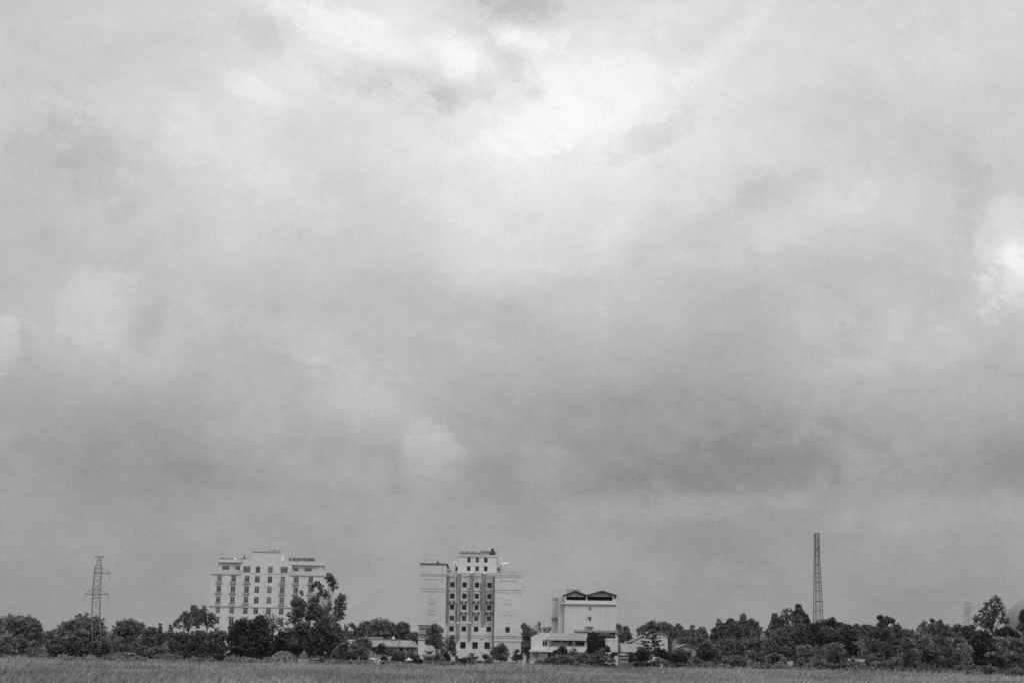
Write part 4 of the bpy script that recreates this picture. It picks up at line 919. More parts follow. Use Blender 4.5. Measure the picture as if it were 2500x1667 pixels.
shrine('tomb', 'low grey tomb with a flat cap beside the hanging white sheet', 'tomb', 246, 1904, [('base', None, 1627, 8), ('slab', 1627, 1625.4, 7.5), ('body', 1625.4, 1621.5, 6.5), ('slab', 1621.5, 1619.2, 8), ('body', 1619.2, 1616.5, 5), ('slab', 1616.5, 1614, 6.4)], 'stone', 'stone', .8)
p = at(1929, 1620, 247); c = thing('cloth_sheet', 'white sheet hung on two sticks among the shrubs', 'sheet', (p.x, 247, 0)); s = mpp(247)
z1, z0 = at(1929, 1612.5, 247).z, at(1929, 1624, 247).z; m = MB(); n = 8
for k in range(n):
    a, b = -7+14*k/n, -7+14*(k+1)/n; ya, yb = .12*math.sin(k*1.3), .12*math.sin((k+1)*1.3)
    m.quad((a*s, ya, z0+.12*math.sin(k)), (b*s, yb, z0+.12*math.sin(k+1)), (b*s, yb*.5, z1-.1*math.sin((k+1)*.4)), (a*s, ya*.5, z1-.1*math.sin(k*.4)))
m.build('fabric', M['cloth'], c)
for dx in (-7, 7): MB().tube([(dx*s, .03, 0), (dx*s, .03, z1+.12)], .035, 5).build('stick', M['bark'], c)
p = at(1272*.11054+820, 1556, 332); c = thing('roof_lantern', 'pale rounded ornament on the bungalow ridge', 'ornament', (at(960.5, 1555, 338.2).x, 338.2, 0)); zb = fl.z(1561.3, 935, 3)
MB().lathe(0, 0, [(.2, zb+.02), (.36, zb+.2), (.4, zb+.42), (.2, zb+.65), (.1, zb+.8), (.02, zb+.85)], 12).build('finial', M['stone_white'], c, True)
# grassy mound
p = at(691, 1600, 240); mo = MB(); s = mpp(240); zt = at(691, 1593.2, 240).z
ringz = []
for a, f in ((0, 1.0), (.35, .93), (.65, .78), (.85, .55), (.96, .28)):
    i = len(mo.v); ringz.append(i)
    for j in range(24): t = 2*math.pi*j/24; mo.v.append((p.x+math.cos(t)*35*s*f*(1+.06*math.sin(3*t)), 240+math.sin(t)*2.4*f, zt*a))
for a, b in zip(ringz, ringz[1:]):
    for j in range(24): mo.f.append((a+j, a+(j+1) % 24, b+(j+1) % 24, b+j))
mo.f.append(tuple(ringz[-1]+j for j in range(24)))
kind(mo.build('grass_mound', gm, smooth=True), 'structure')

# ================================================================== TREES, LEFT TO RIGHT
T = tree; Bu = bush
T('broad_tree', 'dense rounded tree at the left edge of the field', 262, [(30,1530,38,24), (55,1523,34,17), (85,1541,21,22), (40,1552,42,20), (75,1560,28,22), (10,1545,25,25)], 'mid', 52, leaf=.27)
T('umbrella_tree', 'flat-topped darker tree overtopping the rounded tree at the left edge', 268, [(55,1511,18,5), (70,1514,14,6), (82,1518,7,6), (38,1512,12,4)], 'dark', 60, leaf=.26, tr=.12)
Bu('shrub', 'pale feathery shrub leaning across the far left edge', 250, [(6,1543,10,10), (15,1555,12,10), (26,1566,13,9), (36,1576,9,7)], 'light', 24, leaf=.24)
Bu('shrub', 'pale rounded shrub in the left corner at the field edge', 246, [(12,1580,16,12), (25,1592,15,10), (6,1598,16,10), (33,1600,10,8)], 'olive', 16, leaf=.24)
Bu('shrub', 'light ragged shrub right of the dark stem hollow at the left', 248, [(85,1574,14,9), (98,1585,13,9), (105,1596,11,8), (78,1592,14,12), (90,1600,16,10)], 'light', 86, leaf=.24)
T('broad_tree', 'shadowy low tree with two bare stems behind the pale left shrubs', 256, [(58,1575,14,14), (48,1565,14,12), (68,1583,10,10)], 'dark', 56, leaf=.26, tr=.12)
T('broad_tree', 'big domed tree wrapped round the foot of the front power pylon', 258, [(212,1522,34,20), (190,1530,36,18), (160,1545,34,18), (132,1557,22,16), (232,1530,22,22), (240,1548,18,24), (200,1555,40,22), (160,1572,44,22), (205,1580,40,20), (130,1582,24,20), (244,1578,16,18)], 'mid', 188, leaf=.27, tr=.25)
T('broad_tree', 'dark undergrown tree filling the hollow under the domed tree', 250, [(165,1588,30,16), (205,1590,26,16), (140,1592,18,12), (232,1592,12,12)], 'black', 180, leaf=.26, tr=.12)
Bu('bush', 'rounded dark bush right of the front pylon foot', 246, [(258,1582,13,12), (252,1592,12,12), (263,1592,9,9)], 'black', 256)
T('feathery_tree', 'hazy fine-leaved tree above the tin-roofed shed', 300, [(318,1522,22,10), (300,1528,20,12), (335,1530,14,13), (312,1536,26,14), (290,1545,16,14), (330,1548,18,14), (280,1553,12,12), (305,1555,18,12)], 'hazy', 324.5, leaf=.26, dens=.75, loose=.25, tr=.18)
palm('palm', 'drooping dark palm with a thin trunk in front of the fine-leaved tree', 266, 323, 1556, 17, 'dark', 14, (-.1, .9), .2, .14, .8)
palm('palm', 'second slender palm left of the drooping one, fronds hanging low', 268, 290, 1555, 16, 'mid', 13, (-.2, .9), .22, .12, .9)
Bu('shrub', 'light shrub below the palms with arching pale stems', 250, [(268,1597,9,5), (280,1600,10,6), (262,1602,8,5)], 'olive', 272)
Bu('bush', 'dark ragged bush under the tin-roofed shed eaves', 256, [(345,1595,14,9), (335,1590,12,7), (352,1585,12,8), (338,1602,14,6)], 'dark', 342)
T('conical_tree', 'blunt cone-shaped dark tree right of the fine-leaved tree', 285, [(360,1546,9,8), (358,1556,12,10), (362,1568,14,12), (356,1578,14,10), (372,1574,10,12)], 'dark', 360, leaf=.24)
conifer('norfolk_pine', 'young tiered pine with a neat spire beside the eucalyptus', 282, 391, 1523, 1590, 9, 15, 'dark', 1.0, .1, .3, sparse=1.3)
conifer('norfolk_pine', 'slightly taller young pine touching the left of the eucalyptus crown', 286, 416, 1525, 1590, 9, 15, 'dark', 1.0, .1, .3, sparse=1.3)
T('broad_tree', 'faint far tree between the blunt cone tree and the young pine', 380, [(372,1540,12,10), (350,1540,12,8), (404,1552,10,8)], 'hazy', 374, leaf=.3)
Bu('shrub', 'pale spreading shrub in front of the young pines', 250, [(385,1586,14,8), (398,1582,12,9), (370,1590,10,8), (402,1594,8,6)], 'light', 386, leaf=.26)
Bu('bush', 'dark upright bush right of the pale spreading shrub', 252, [(402,1600,9,9), (410,1590,9,10), (366,1600,12,8)], 'black', 402)
T('eucalyptus', 'airy eucalyptus with a pale thin trunk and open clumped crown left of the eight-bay block', 275, [(474,1484,7,8), (476,1496,11,9), (468,1506,11,7), (488,1509,11,9), (454,1499,8,6), (446,1508,9,7), (437,1514,7,6), (428,1522,6,5), (458,1516,9,7), (472,1520,9,6), (452,1527,7,4), (484,1524,8,6), (436,1530,5,3), (419,1530,3,3)], 'dark', 461, leaf=.25, core=False, loose=.3, dens=1.5, tr=.16, bark='bark_pale')
T('eucalyptus', 'shorter eucalyptus with a soft rounded head touching the left edge of the eight-bay block', 278, [(496,1485,6,6), (497,1494,9,8), (504,1504,9,8), (494,1509,8,8), (515,1504,7,8), (510,1516,9,8), (520,1512,7,9), (499,1520,7,5), (517,1526,6,5)], 'dark', 503, leaf=.25, core=False, loose=.3, dens=1.5, tr=.14, bark='bark_pale')
for lab, lobes, tn in (('dark hedge-like tree under the open eucalyptus crown', [(432,1560,18,16), (448,1556,16,14), (440,1580,22,18), (418,1568,14,16)], 'dark'),
                       ('dense clipped-looking dark tree right of the pale eucalyptus trunk', [(478,1556,18,15), (492,1552,12,12), (470,1576,22,18), (492,1582,20,16)], 'dark'),
                       ('dark tree below the corner of the eight-bay block', [(520,1556,16,14), (540,1552,12,13), (512,1575,18,18), (535,1580,20,18)], 'dark')):
    T('broad_tree', lab, 264, lobes, tn, leaf=.26, dens=1.2, tr=.16)
Bu('hedge', 'low blackish hedge along the field edge under the eucalyptus', 250, [(430,1598,16,8), (455,1600,18,8), (480,1600,18,8), (505,1602,18,8), (530,1602,18,9)], 'black', 480)
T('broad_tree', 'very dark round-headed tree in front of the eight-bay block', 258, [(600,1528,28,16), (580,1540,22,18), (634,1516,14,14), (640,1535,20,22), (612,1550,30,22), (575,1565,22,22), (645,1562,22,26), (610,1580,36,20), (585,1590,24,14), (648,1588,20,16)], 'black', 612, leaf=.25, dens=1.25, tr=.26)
T('half_bare_tree', 'half-bare forked tree with thin wispy foliage against the eight-bay block', 285, [(655,1497,6,8), (668,1505,5,6), (648,1500,4,6), (676,1512,7,7), (685,1518,8,7), (692,1528,10,8), (672,1530,8,8)], 'olive', 662, leaf=.2, dens=.45, core=False, loose=.5, tr=.22)
T('eucalyptus', 'tallest eucalyptus, open crown with sky gaps at the right of the eight-bay block', 268, [(803,1409,9,8), (808,1418,9,8), (817,1431,7,9), (812,1424,7,7), (773,1426,8,7), (766,1436,6,7), (782,1434,7,6), (790,1446,9,7), (778,1452,7,5), (798,1456,6,6), (835,1456,8,7), (828,1466,9,8), (840,1468,5,9), (824,1480,9,8), (835,1485,8,9), (826,1497,9,8), (836,1502,6,7), (820,1512,8,7), (806,1480,4,10), (797,1488,5,8)], 'dark', 787, leaf=.24, core=False, loose=.35, dens=1.55, tr=.15, bark='bark_pale', depth=.5)
T('eucalyptus', 'round clumped eucalyptus head hiding the lower right windows of the eight-bay block', 270, [(726,1465,12,8), (720,1474,11,9), (736,1472,9,9), (745,1480,6,8), (728,1484,11,8), (722,1497,9,8), (736,1498,9,7), (708,1501,6,5), (728,1510,9,7), (716,1513,8,6), (742,1492,6,8), (700,1520,5,4)], 'dark', 728, leaf=.24, core=False, loose=.35, dens=1.5, tr=.18)
Bu('twig_spray', 'small loose twig of leaves above the round clumped eucalyptus head', 271, [(736,1444,4,3), (738,1449,3,3)], 'mid', 736, leaf=.16, dens=.5, core=False, tr=.03)
T('broad_tree', 'tall narrow dark tree between the two eucalyptus heads', 262, [(770,1464,9,9), (765,1478,12,12), (775,1492,14,14), (760,1500,14,14), (785,1505,16,14)], 'dark', 772, leaf=.25, dens=1.2)
for lab, lobes, tn, b in (('broad dark tree at the foot of the tallest eucalyptus', [(795,1525,22,20), (815,1540,22,20), (800,1560,24,20), (825,1560,16,16), (810,1580,24,16), (780,1535,18,20)], 'dark', 800),
                       ('wide dark tree behind the pale three-tiered tomb', [(740,1535,20,16), (720,1550,24,18), (750,1560,26,22), (715,1575,22,20), (745,1585,28,16), (770,1560,18,22), (772,1588,20,14)], 'dark', 742),
                       ('dark tree behind the grassy mound', [(690,1558,18,16), (680,1575,20,18), (705,1588,18,14), (672,1590,16,14)], 'black', 688)):
    T('broad_tree', lab, 260, lobes, tn, b, leaf=.26, dens=1.2, tr=.2)
p = at(815, 1588, 250); q = at(828, 1571, 250); r = thing('fallen_trunk', 'leaning pale dead trunk in the dark thicket below the tallest eucalyptus', 'trunk', (at(795, 1600, 250).x, 250, 0))
o = Vector((r.location.x, 250, 0)); MB().tube([(0, 0, 0), at(815, 1588, 250)-o, at(828, 1571.5, 250)-o], [.13, .1, .05], 6).build('log', M['bark_pale'], r, True); MB().tube([at(815, 1588, 250)-o, at(818, 1580, 249)-o], [.05, .02], 5).build('branch', M['bark_pale'], r)
banana('banana_plant', 'banana plant with a bold cross of dark blades left of the far round trees', 285, 872, 1538, [(5, 24, 7), (12, 20, 6), (-10, 14, 7), (-22, -16, 8), (-16, -20, 7), (11, -7, 6), (3, 10, 5), (-8, 5, 6)], 'black')
banana('banana_plant', 'shorter banana plant with drooping dark blades close to the tallest eucalyptus', 282, 845, 1540, [(13, 19, 8), (-9, 14, 8), (3, 18, 7), (-4, -18, 7), (15, 4, 8), (6, -14, 6), (-12, 2, 7)], 'dark')
T('broad_tree', 'soft far tree behind the banana plants', 390, [(885,1532,12,14), (897,1528,8,12), (880,1548,16,12), (864,1550,14,12)], 'hazy', 884, leaf=.32)
T('broad_tree', 'larger round far tree above the bungalow ridge', 372, [(922,1522,16,12), (940,1530,18,16), (910,1538,16,16), (950,1542,14,14), (928,1548,24,12), (958,1530,8,10)], 'olive', 930, leaf=.3)
T('broad_tree', 'smaller round far tree at the right end of the bungalow ridge', 370, [(978,1530,12,10), (988,1532,12,12), (975,1545,14,14), (992,1550,12,14), (965,1550,10,10), (1004,1554,7,10)], 'mid', 984, leaf=.3)
T('broad_tree', 'slight sparse tree between the bungalow and the annex', 360, [(1013,1550,7,8), (1008,1558,7,8), (1016,1562,5,10)], 'hazy', 1012, leaf=.26, dens=.7)
# garden in front of the bungalow
gs = [('shrub', 'tangled light shrub left of the garden near the fallen trunk', 255, [(838,1578,12,10), (850,1588,12,9), (832,1592,14,9), (845,1570,8,8)], 'olive'),
 ('shrub', 'pale leafy shrub in front of the bungalow roof left end', 262, [(868,1568,9,7), (878,1562,8,6), (866,1578,11,8), (882,1574,9,9)], 'light'),
 ('shrub', 'grey-green tangled shrub beneath the pale leafy one', 256, [(875,1590,12,9), (862,1595,12,8), (885,1584,9,8), (893,1595,10,8)], 'olive'),
 ('shrub', 'bushy tall shrub under the upper bungalow roof', 262, [(893,1562,9,7), (899,1570,9,8), (890,1575,8,8)], 'mid'),
 ('bush', 'dark mounded bush at the field edge left of the tiny white spire', 248, [(845,1608,9,7), (855,1605,9,7), (838,1612,8,5)], 'black'),
 ('bush', 'round dark bush just left of the tiny white spire', 248, [(867,1608,7,7), (864,1613,7,5)], 'black'),
 ('bush', 'clipped dark bush between the tiny spire and the white winged tomb', 248, [(889,1606,9,8), (895,1612,7,6), (884,1613,7,5)], 'dark'),
 ('bush', 'small dark bush between the two white tombs and the grey tiered tomb', 248, [(937,1607,6,7), (941,1614,6,6)], 'black'),
 ('bush', 'rounded dark bush right of the grey tiered tomb', 248, [(966,1606,9,9), (975,1610,9,7), (962,1614,7,5)], 'black'),
 ('bush', 'dark bush behind the peaked-cap tomb', 251, [(984,1603,8,9), (980,1613,8,6)], 'dark'),
 ('bush', 'ball-shaped dark bush right of the peaked-cap tomb', 246, [(1012.5,1613,6,6)], 'black'),
 ('bush', 'twin dark balls of bush at the left foot of the pavilion', 246, [(1022,1612,5,5), (1027,1616,5,4)], 'black'),
 ('shrub', 'dark-leaved shrub below the bungalow eaves', 258, [(930,1577,9,8), (938,1585,10,9), (925,1588,10,9), (945,1592,9,8)], 'dark'),
 ('shrub', 'ragged shrub in front of the bungalow doorway', 256, [(955,1592,10,8), (966,1597,10,7), (975,1594,7,6)], 'mid'),
 ('shrub', 'bushy shrub below the right bungalow wall', 256, [(1006,1601,8,6), (1018,1602,7,5), (998,1598,8,6)], 'mid')]
for nm, lab, Y, lobes, tn in gs: Bu(nm, lab, Y, lobes, tn)
palm('cycad', 'dark spiky cycad in front of the long bungalow roof', 256, 912, 1587, 16, 'black', 18, (.2, 1.35), .16, .1, .35, 'cycad')
palm('cycad', 'second dark cycad right of the spiky one, lower and rounder', 256, 934, 1588, 13, 'dark', 18, (.1, 1.3), .16, .1, .4, 'cycad')
palm('cycad', 'young palm with bright arching fronds before the bungalow post', 254, 958, 1584, 13, 'mid', 12, (.1, 1.2), .18, .08, .6, 'cycad')
# before the tower block
T('broad_tree', 'dark full-crowned tree in front of the left wing of the tower block', 300, [(1060,1532,12,9), (1070,1540,12,11), (1052,1542,11,10), (1064,1553,15,10), (1050,1558,10,9), (1046,1566,7,6), (1064,1567,13,8), (1070,1576,9,6)], 'mid', 1068, leaf=.25, tr=.16)
T('airy_tree', 'thin airy tree between the full-crowned tree and the narrow dark one', 292, [(1082,1562,8,7), (1078,1574,9,8), (1088,1572,7,9), (1075,1588,8,8), (1086,1592,9,8), (1072,1600,7,7)], 'olive', 1080, leaf=.22, dens=.7, core=False, loose=.3, tr=.1)
T('broad_tree', 'narrow dark tree leaning right before the lower tower wall', 290, [(1104,1556,5,5), (1098,1565,8,8), (1106,1572,7,10), (1098,1578,7,9), (1107,1586,5,8), (1108,1594,3,4)], 'mid', 1096, leaf=.24, tr=.1)
Bu('bush', 'small black pointed bush at the foot of the airy tree', 252, [(1090,1598,6,6), (1092,1605,9,7), (1085,1608,7,5)], 'black')
Bu('shrub', 'lit low shrub between the pavilion and the black pointed bush', 250, [(1068,1602,9,7), (1075,1608,9,6), (1060,1610,8,5)], 'olive')
palm('cycad', 'spreading cycad below the big square windows of the tower block', 270, 1152, 1600, 13, 'mid', 18, (.2, 1.35), .18, .1, .3, 'cycad')
Bu('shrub', 'smooth domed light shrub under the spreading cycad', 250, [(1154,1606,11,6), (1146,1609,8,5), (1163,1608,7,5)], 'light')
Bu('hedge', 'low dark hedge left of the umbrella-roofed tomb', 246, [(1125,1613,9,5), (1138,1611,9,6), (1150,1613,10,5), (1160,1614,7,4)], 'black')
Bu('shrub', 'small light shrub right of the umbrella-roofed tomb', 246, [(1188,1605,6,5), (1194,1611,8,6), (1183,1601,5,4)], 'olive')
Bu('shrub', 'low dull shrub in the grass right of the umbrella-roofed tomb', 244, [(1196,1615,9,5), (1186,1617,7,4)], 'olive')
T('small_tree', 'small loose tree in front of the right wing of the tower block', 275, [(1226,1578,8,7), (1218,1583,9,8), (1230,1586,8,9), (1208,1586,8,7), (1202,1594,7,6), (1216,1595,9,6), (1236,1597,7,6)], 'mid', 1220, leaf=.22, dens=.9, tr=.09)
Bu('bush', 'dark low bush below the small loose tree', 252, [(1210,1605,9,6), (1222,1604,10,6), (1232,1606,8,6)], 'dark')
palm('cycad', 'black bristling cycad at the right foot of the tower block', 262, 1262, 1592, 13, 'black', 20, (.1, 1.4), .16, .1, .25, 'cycad')
Bu('bush', 'dark thicket at the foot of the bristling cycad', 252, [(1262,1600,8,7), (1258,1607,9,6), (1270,1603,7,7)], 'dark')
T('broad_tree', 'leafy tree filling the gap between the tower block and the two-storey house', 348, [(1280,1529,6,7), (1286,1536,8,8), (1295,1544,9,9), (1304,1550,9,9), (1284,1552,10,12), (1296,1562,12,12), (1284,1575,11,14), (1292,1592,12,14)], 'mid', 1288, leaf=.27, tr=.18)
T('airy_tree', 'wispy tree with a bent top behind the two-storey house gable', 345, [(1318,1520,3,4), (1313,1528,6,5), (1306,1540,9,7), (1320,1538,9,6), (1335,1533,7,4), (1342,1535,5,4), (1335,1541,8,4), (1312,1552,9,7)], 'hazy', 1318, leaf=.22, dens=.65, core=False, loose=.3, tr=.1)
palm('palm', 'stubby palm with curved fronds before the two-storey house gable', 262, 1309, 1597, 17, 'mid', 18, (-.1, 1.3), .2, .07, .6)
conifer('cypress', 'thin dark pencil-shaped cypress at the corner of the two-storey house', 258, 1342, 1594, 1612, 5, 3, 'black', .6, .0, .4, .04)
Bu('bush', 'round dark bush in front of the veranda floor', 266, [(1374,1584,10,7), (1370,1591,10,7), (1379,1590,7,7)], 'black')
Bu('bush', 'mid-dark bush left of the round veranda bush', 262, [(1358,1594,9,7), (1352,1600,9,7), (1364,1601,9,7)], 'dark')
T('airy_tree', 'thin twiggy shrub-tree before the veranda right half', 262, [(1397,1584,6,5), (1402,1592,9,8), (1392,1596,8,7), (1408,1600,8,7)], 'mid', 1400, leaf=.18, dens=.55, core=False, loose=.3, tr=.05)
Bu('shrub', 'sprawling light shrub below the two-storey house left half', 244, [(1340,1612,10,8), (1352,1610,11,8), (1335,1621,8,5), (1365,1606,10,7)], 'olive')
Bu('shrub', 'large rounded shrub in front of the two-storey house', 242, [(1378,1608,13,9), (1392,1612,12,9), (1368,1618,12,7), (1385,1622,13,6)], 'mid')
Bu('shrub', 'pale shrub at the right foot of the two-storey house', 244, [(1412,1606,10,9), (1424,1604,10,8), (1432,1600,9,6), (1416,1616,11,6)], 'olive')
Bu('shrub', 'flat-layered shrub in front of the garage tree', 244, [(1445,1602,13,5), (1460,1605,14,6), (1475,1608,12,6), (1440,1612,14,6), (1492,1612,9,5)], 'olive')
Bu('shrub', 'leafy shrub with a dark core before the garage', 246, [(1462,1598,12,7), (1475,1602,12,7), (1452,1608,9,5)], 'dark')
Bu('hedge', 'black strip of hedge at the field edge below the garage', 241, [(1432,1622,10,4), (1448,1624,12,4), (1464,1623,12,5), (1480,1625,12,4), (1496,1626,12,4)], 'black')
T('conical_tree', 'dark lopsided tree in the open front of the garage', 300, [(1448,1550,9,7), (1440,1560,9,10), (1452,1565,11,10), (1464,1560,9,9), (1446,1578,12,9), (1462,1578,12,9), (1474,1580,9,7), (1482,1586,8,5), (1440,1588,9,6)], 'black', 1460, leaf=.24, tr=.1, bark='bark_pale')
Bu('tree_top', 'scruffy light bush in the upper right corner of the garage opening', 340, [(1470,1548,7,4), (1482,1550,8,4), (1494,1552,7,4)], 'mid')
Bu('bush', 'small round grey bush at the foot of the lopsided garage tree', 258, [(1472,1588,6,4)], 'light', 1472)
Bu('bush', 'dark bush between the garage wall and the mossy tomb', 248, [(1500,1596,8,4), (1494,1600,7,4)], 'dark')
Bu('bush', 'dark rounded bush right of the mossy tomb', 248, [(1541,1600,9,8), (1535,1607,7,6), (1547,1608,7,6)], 'dark')
# right of the gabled block
T('broad_tree', 'upright dark tree just right of the gabled block', 380, [(1511,1530,6,6), (1513,1542,8,8), (1528,1535,7,7), (1532,1545,8,9), (1520,1555,11,10), (1538,1560,7,8), (1512,1565,6,8)], 'mid', 1522, leaf=.28)
for lab, lobes in (('far tree peeping over the left roof slope of the gabled house', [(1563,1538,8,8), (1572,1534,8,9), (1568,1548,12,9)]),
                   ('far rounded tree behind the gable peak of the house', [(1586,1527,8,8), (1596,1530,9,9), (1588,1540,12,9)]),
                   ('far tree right behind the gable peak, flat-topped', [(1610,1527,9,8), (1622,1526,9,8), (1617,1538,13,10)]),
                   ('far tree with a hazy slope right of the house peak', [(1634,1530,8,8), (1644,1536,8,9), (1640,1546,13,10)]),
                   ('far tree with a small pointed peak right of the gabled house', [(1656,1526,4,5), (1660,1536,8,9), (1652,1545,10,10), (1668,1548,10,10), (1660,1560,14,10)]),
                   ('far tree with a single spiky tuft before the tall grove', [(1691,1530,3,5), (1690,1541,7,8), (1680,1545,8,8), (1685,1558,13,10), (1700,1560,10,10)]),
                   ('ragged far tree joining the tall grove on its left', [(1706,1544,7,8), (1715,1538,7,9), (1710,1556,12,11), (1722,1552,8,10)])):
    T('broad_tree', lab, 410, lobes, 'olive', leaf=.3)
T('bare_tree', 'scrawny thin tree poking above the gabled house', 400, [(1594,1514,4,3), (1597,1519,4,3), (1592,1520,2,3)], 'hazy', 1596, leaf=.2, dens=.3, core=False, loose=.6, tr=.06)
conifer('norfolk_pine', 'open tiered conifer with long level branches in front of the gabled house', 256, 1591, 1518, 1619, 9, 38, 'black', .62, .2, .12, .1, .5)
Bu('bush', 'broad dark bush left of the tiered conifer trunk', 250, [(1565,1593,11,9), (1575,1602,14,9), (1558,1602,11,8), (1580,1594,8,7), (1570,1610,14,6)], 'black')
Bu('bush', 'broad dark bush right of the tiered conifer trunk', 250, [(1612,1594,13,11), (1625,1598,13,10), (1605,1588,9,9), (1635,1604,12,8)], 'black')
Bu('bush', 'dark bush in front of the small low house', 250, [(1652,1600,13,8), (1668,1603,13,8), (1655,1608,14,7), (1675,1608,12,7)], 'black')
Bu('shrub', 'mid-toned shrub hiding the eaves of the small low house', 262, [(1650,1590,9,6), (1663,1593,10,6), (1680,1594,9,6)], 'mid')
Bu('shrub', 'pale mounded shrub at the foot of the tiered conifer', 244, [(1608,1611,9,6), (1618,1614,9,5), (1600,1616,8,4)], 'light')
Bu('hedge', 'black clipped hedge along the field edge before the tiered conifer', 241, [(1560,1622,12,5), (1575,1621,13,5), (1592,1622,13,5), (1605,1624,9,4)], 'black')
Bu('hedge', 'dark hedge strip before the small low house', 241, [(1632,1624,13,5), (1650,1624,13,5), (1668,1624,13,5), (1690,1625,13,5)], 'dark')
Bu('shrub', 'light loose shrub between the small low house and the black round bush', 244, [(1697,1608,8,7), (1690,1616,11,6), (1708,1616,9,7)], 'olive')
T('broad_tree', 'black round bushy tree right of the small low house', 255, [(1722,1580,13,8), (1728,1592,17,12), (1715,1598,13,11), (1742,1600,13,11), (1730,1610,14,8)], 'black', 1728, leaf=.24, dens=1.2)
# big grove in the middle right
T('broad_tree', 'left shoulder tree of the tall grove with a blunt top', 300, [(1757,1520,7,6), (1755,1530,9,8), (1766,1536,9,10), (1745,1540,8,9), (1750,1555,14,13), (1768,1556,12,12)], 'mid', 1756, leaf=.28, tr=.2)
T('broad_tree', 'second grove tree with a rounded dark top', 296, [(1785,1517,9,7), (1776,1527,9,8), (1792,1530,11,10), (1780,1545,15,13), (1800,1548,12,13)], 'dark', 1786, leaf=.28, tr=.2)
T('broad_tree', 'pointed tree crowning the tall grove', 302, [(1814,1507,5,6), (1814,1515,9,7), (1806,1523,10,8), (1822,1523,9,8), (1812,1537,18,13), (1825,1550,16,13), (1800,1560,16,12)], 'mid', 1813, leaf=.28, tr=.22)
T('broad_tree', 'round-headed tree at the right side of the tall grove', 298, [(1834,1517,7,7), (1844,1524,7,7), (1838,1532,13,10), (1850,1540,9,10), (1842,1555,14,14)], 'mid', 1840, leaf=.28, tr=.2)
T('broad_tree', 'broad low tree in the middle of the tall grove', 280, [(1765,1572,16,13), (1785,1572,18,15), (1770,1590,18,12), (1795,1585,15,12)], 'mid', 1778, leaf=.27, tr=.18)
T('broad_tree', 'broad shadowy tree below the pointed grove tree', 276, [(1808,1575,14,12), (1820,1568,13,11), (1796,1595,13,10), (1760,1598,13,10)], 'dark', 1806, leaf=.27, tr=.16)
T('broad_tree', 'pale scrubby tree in the hollow between the two groves', 262, [(1822,1572,10,7), (1842,1565,12,9), (1858,1562,11,9), (1835,1582,13,9), (1850,1580,12,10), (1832,1595,12,8)], 'light', 1842, leaf=.25, tr=.12)
Bu('shrub', 'grey-green low shrub left of the stepped grey tomb', 248, [(1780,1608,12,7), (1795,1606,12,7), (1812,1610,12,8), (1825,1615,9,7), (1768,1612,8,6)], 'light')
Bu('bush', 'black flattened bush at the field edge left of the stepped tomb', 243, [(1778,1622,10,7), (1787,1624,9,6), (1770,1626,7,4)], 'black')
Bu('bush', 'scruffy dark bush at the edge below the black round tree', 243, [(1738,1622,10,6), (1728,1626,9,4), (1748,1618,9,6)], 'dark')
T('broad_tree', 'left tree of the right grove with a small knob top', 305, [(1892,1504,6,6), (1890,1515,8,9), (1902,1518,9,9), (1885,1530,9,10), (1900,1535,13,13), (1878,1545,10,10)], 'mid', 1893, leaf=.28, tr=.2)
T('airy_tree', 'open-topped tree with sky showing through in the right grove', 302, [(1914,1494,6,5), (1924,1490,7,6), (1932,1496,6,6), (1918,1503,8,6), (1930,1506,8,6), (1908,1508,6,6), (1922,1522,15,12)], 'dark', 1922, leaf=.24, core=False, loose=.25, dens=.9, tr=.18)
T('broad_tree', 'highest tree of the right grove, peaked at its centre', 306, [(1950,1481,5,5), (1950,1490,8,7), (1942,1500,9,8), (1958,1500,8,8), (1966,1507,6,6), (1950,1515,16,12), (1970,1518,9,8)], 'dark', 1952, leaf=.28, tr=.22)
T('broad_tree', 'broad body tree below the open top of the right grove', 290, [(1905,1548,17,14), (1928,1540,17,14), (1915,1562,17,13), (1890,1560,13,13), (1880,1570,13,12)], 'mid', 1908, leaf=.28, tr=.2)
T('broad_tree', 'wide dark tree below the highest peak of the right grove', 284, [(1955,1540,18,16), (1975,1540,13,14), (1945,1560,18,15), (1965,1565,18,14), (1930,1580,16,12)], 'dark', 1955, leaf=.28, tr=.22)
T('broad_tree', 'dark low tree above the arched vine in the right grove', 262, [(1895,1582,13,10), (1912,1588,14,10), (1880,1590,11,9), (1930,1595,13,9)], 'dark', 1904, leaf=.26, tr=.14)
Bu('vine_arch', 'arched tangle of vine with dark hollows beside the low flat-capped tomb', 248, [(1874,1606,5,6), (1884,1600,7,4), (1895,1597,8,4), (1905,1602,6,5), (1911,1609,5,5), (1877,1614,5,6)], 'light', 1892, leaf=.17)
Bu('bush', 'dark bush inside the arched vine tangle', 249, [(1886,1612,9,9), (1899,1612,8,8)], 'black')
Bu('bush', 'tiny dark bush between the stepped tomb and the vine arch', 249, [(1849,1608,4,5), (1862,1614,6,5)], 'dark')
T('broad_tree', 'dark wide tree just right of the radio mast foot', 285, [(2006,1522,10,8), (2020,1520,10,8), (2033,1514,7,6), (2036,1524,9,8), (2050,1528,11,8), (2066,1533,10,7), (2073,1530,4,4), (2015,1538,16,12), (2045,1545,18,13)], 'dark', 2035, leaf=.28, tr=.24)
T('broad_tree', 'dark dense tree hiding the radio mast foot', 275, [(1990,1530,11,10), (1995,1548,16,14), (1982,1560,14,13), (2010,1560,18,14), (2035,1562,16,12)], 'black', 1996, leaf=.28, tr=.2)
T('broad_tree', 'shadowed tree between the mast tree and the pale sapling', 278, [(2060,1552,15,12), (2078,1556,14,12), (2068,1572,16,12), (2085,1585,14,12), (2080,1545,10,9)], 'black', 2072, leaf=.28, tr=.2)
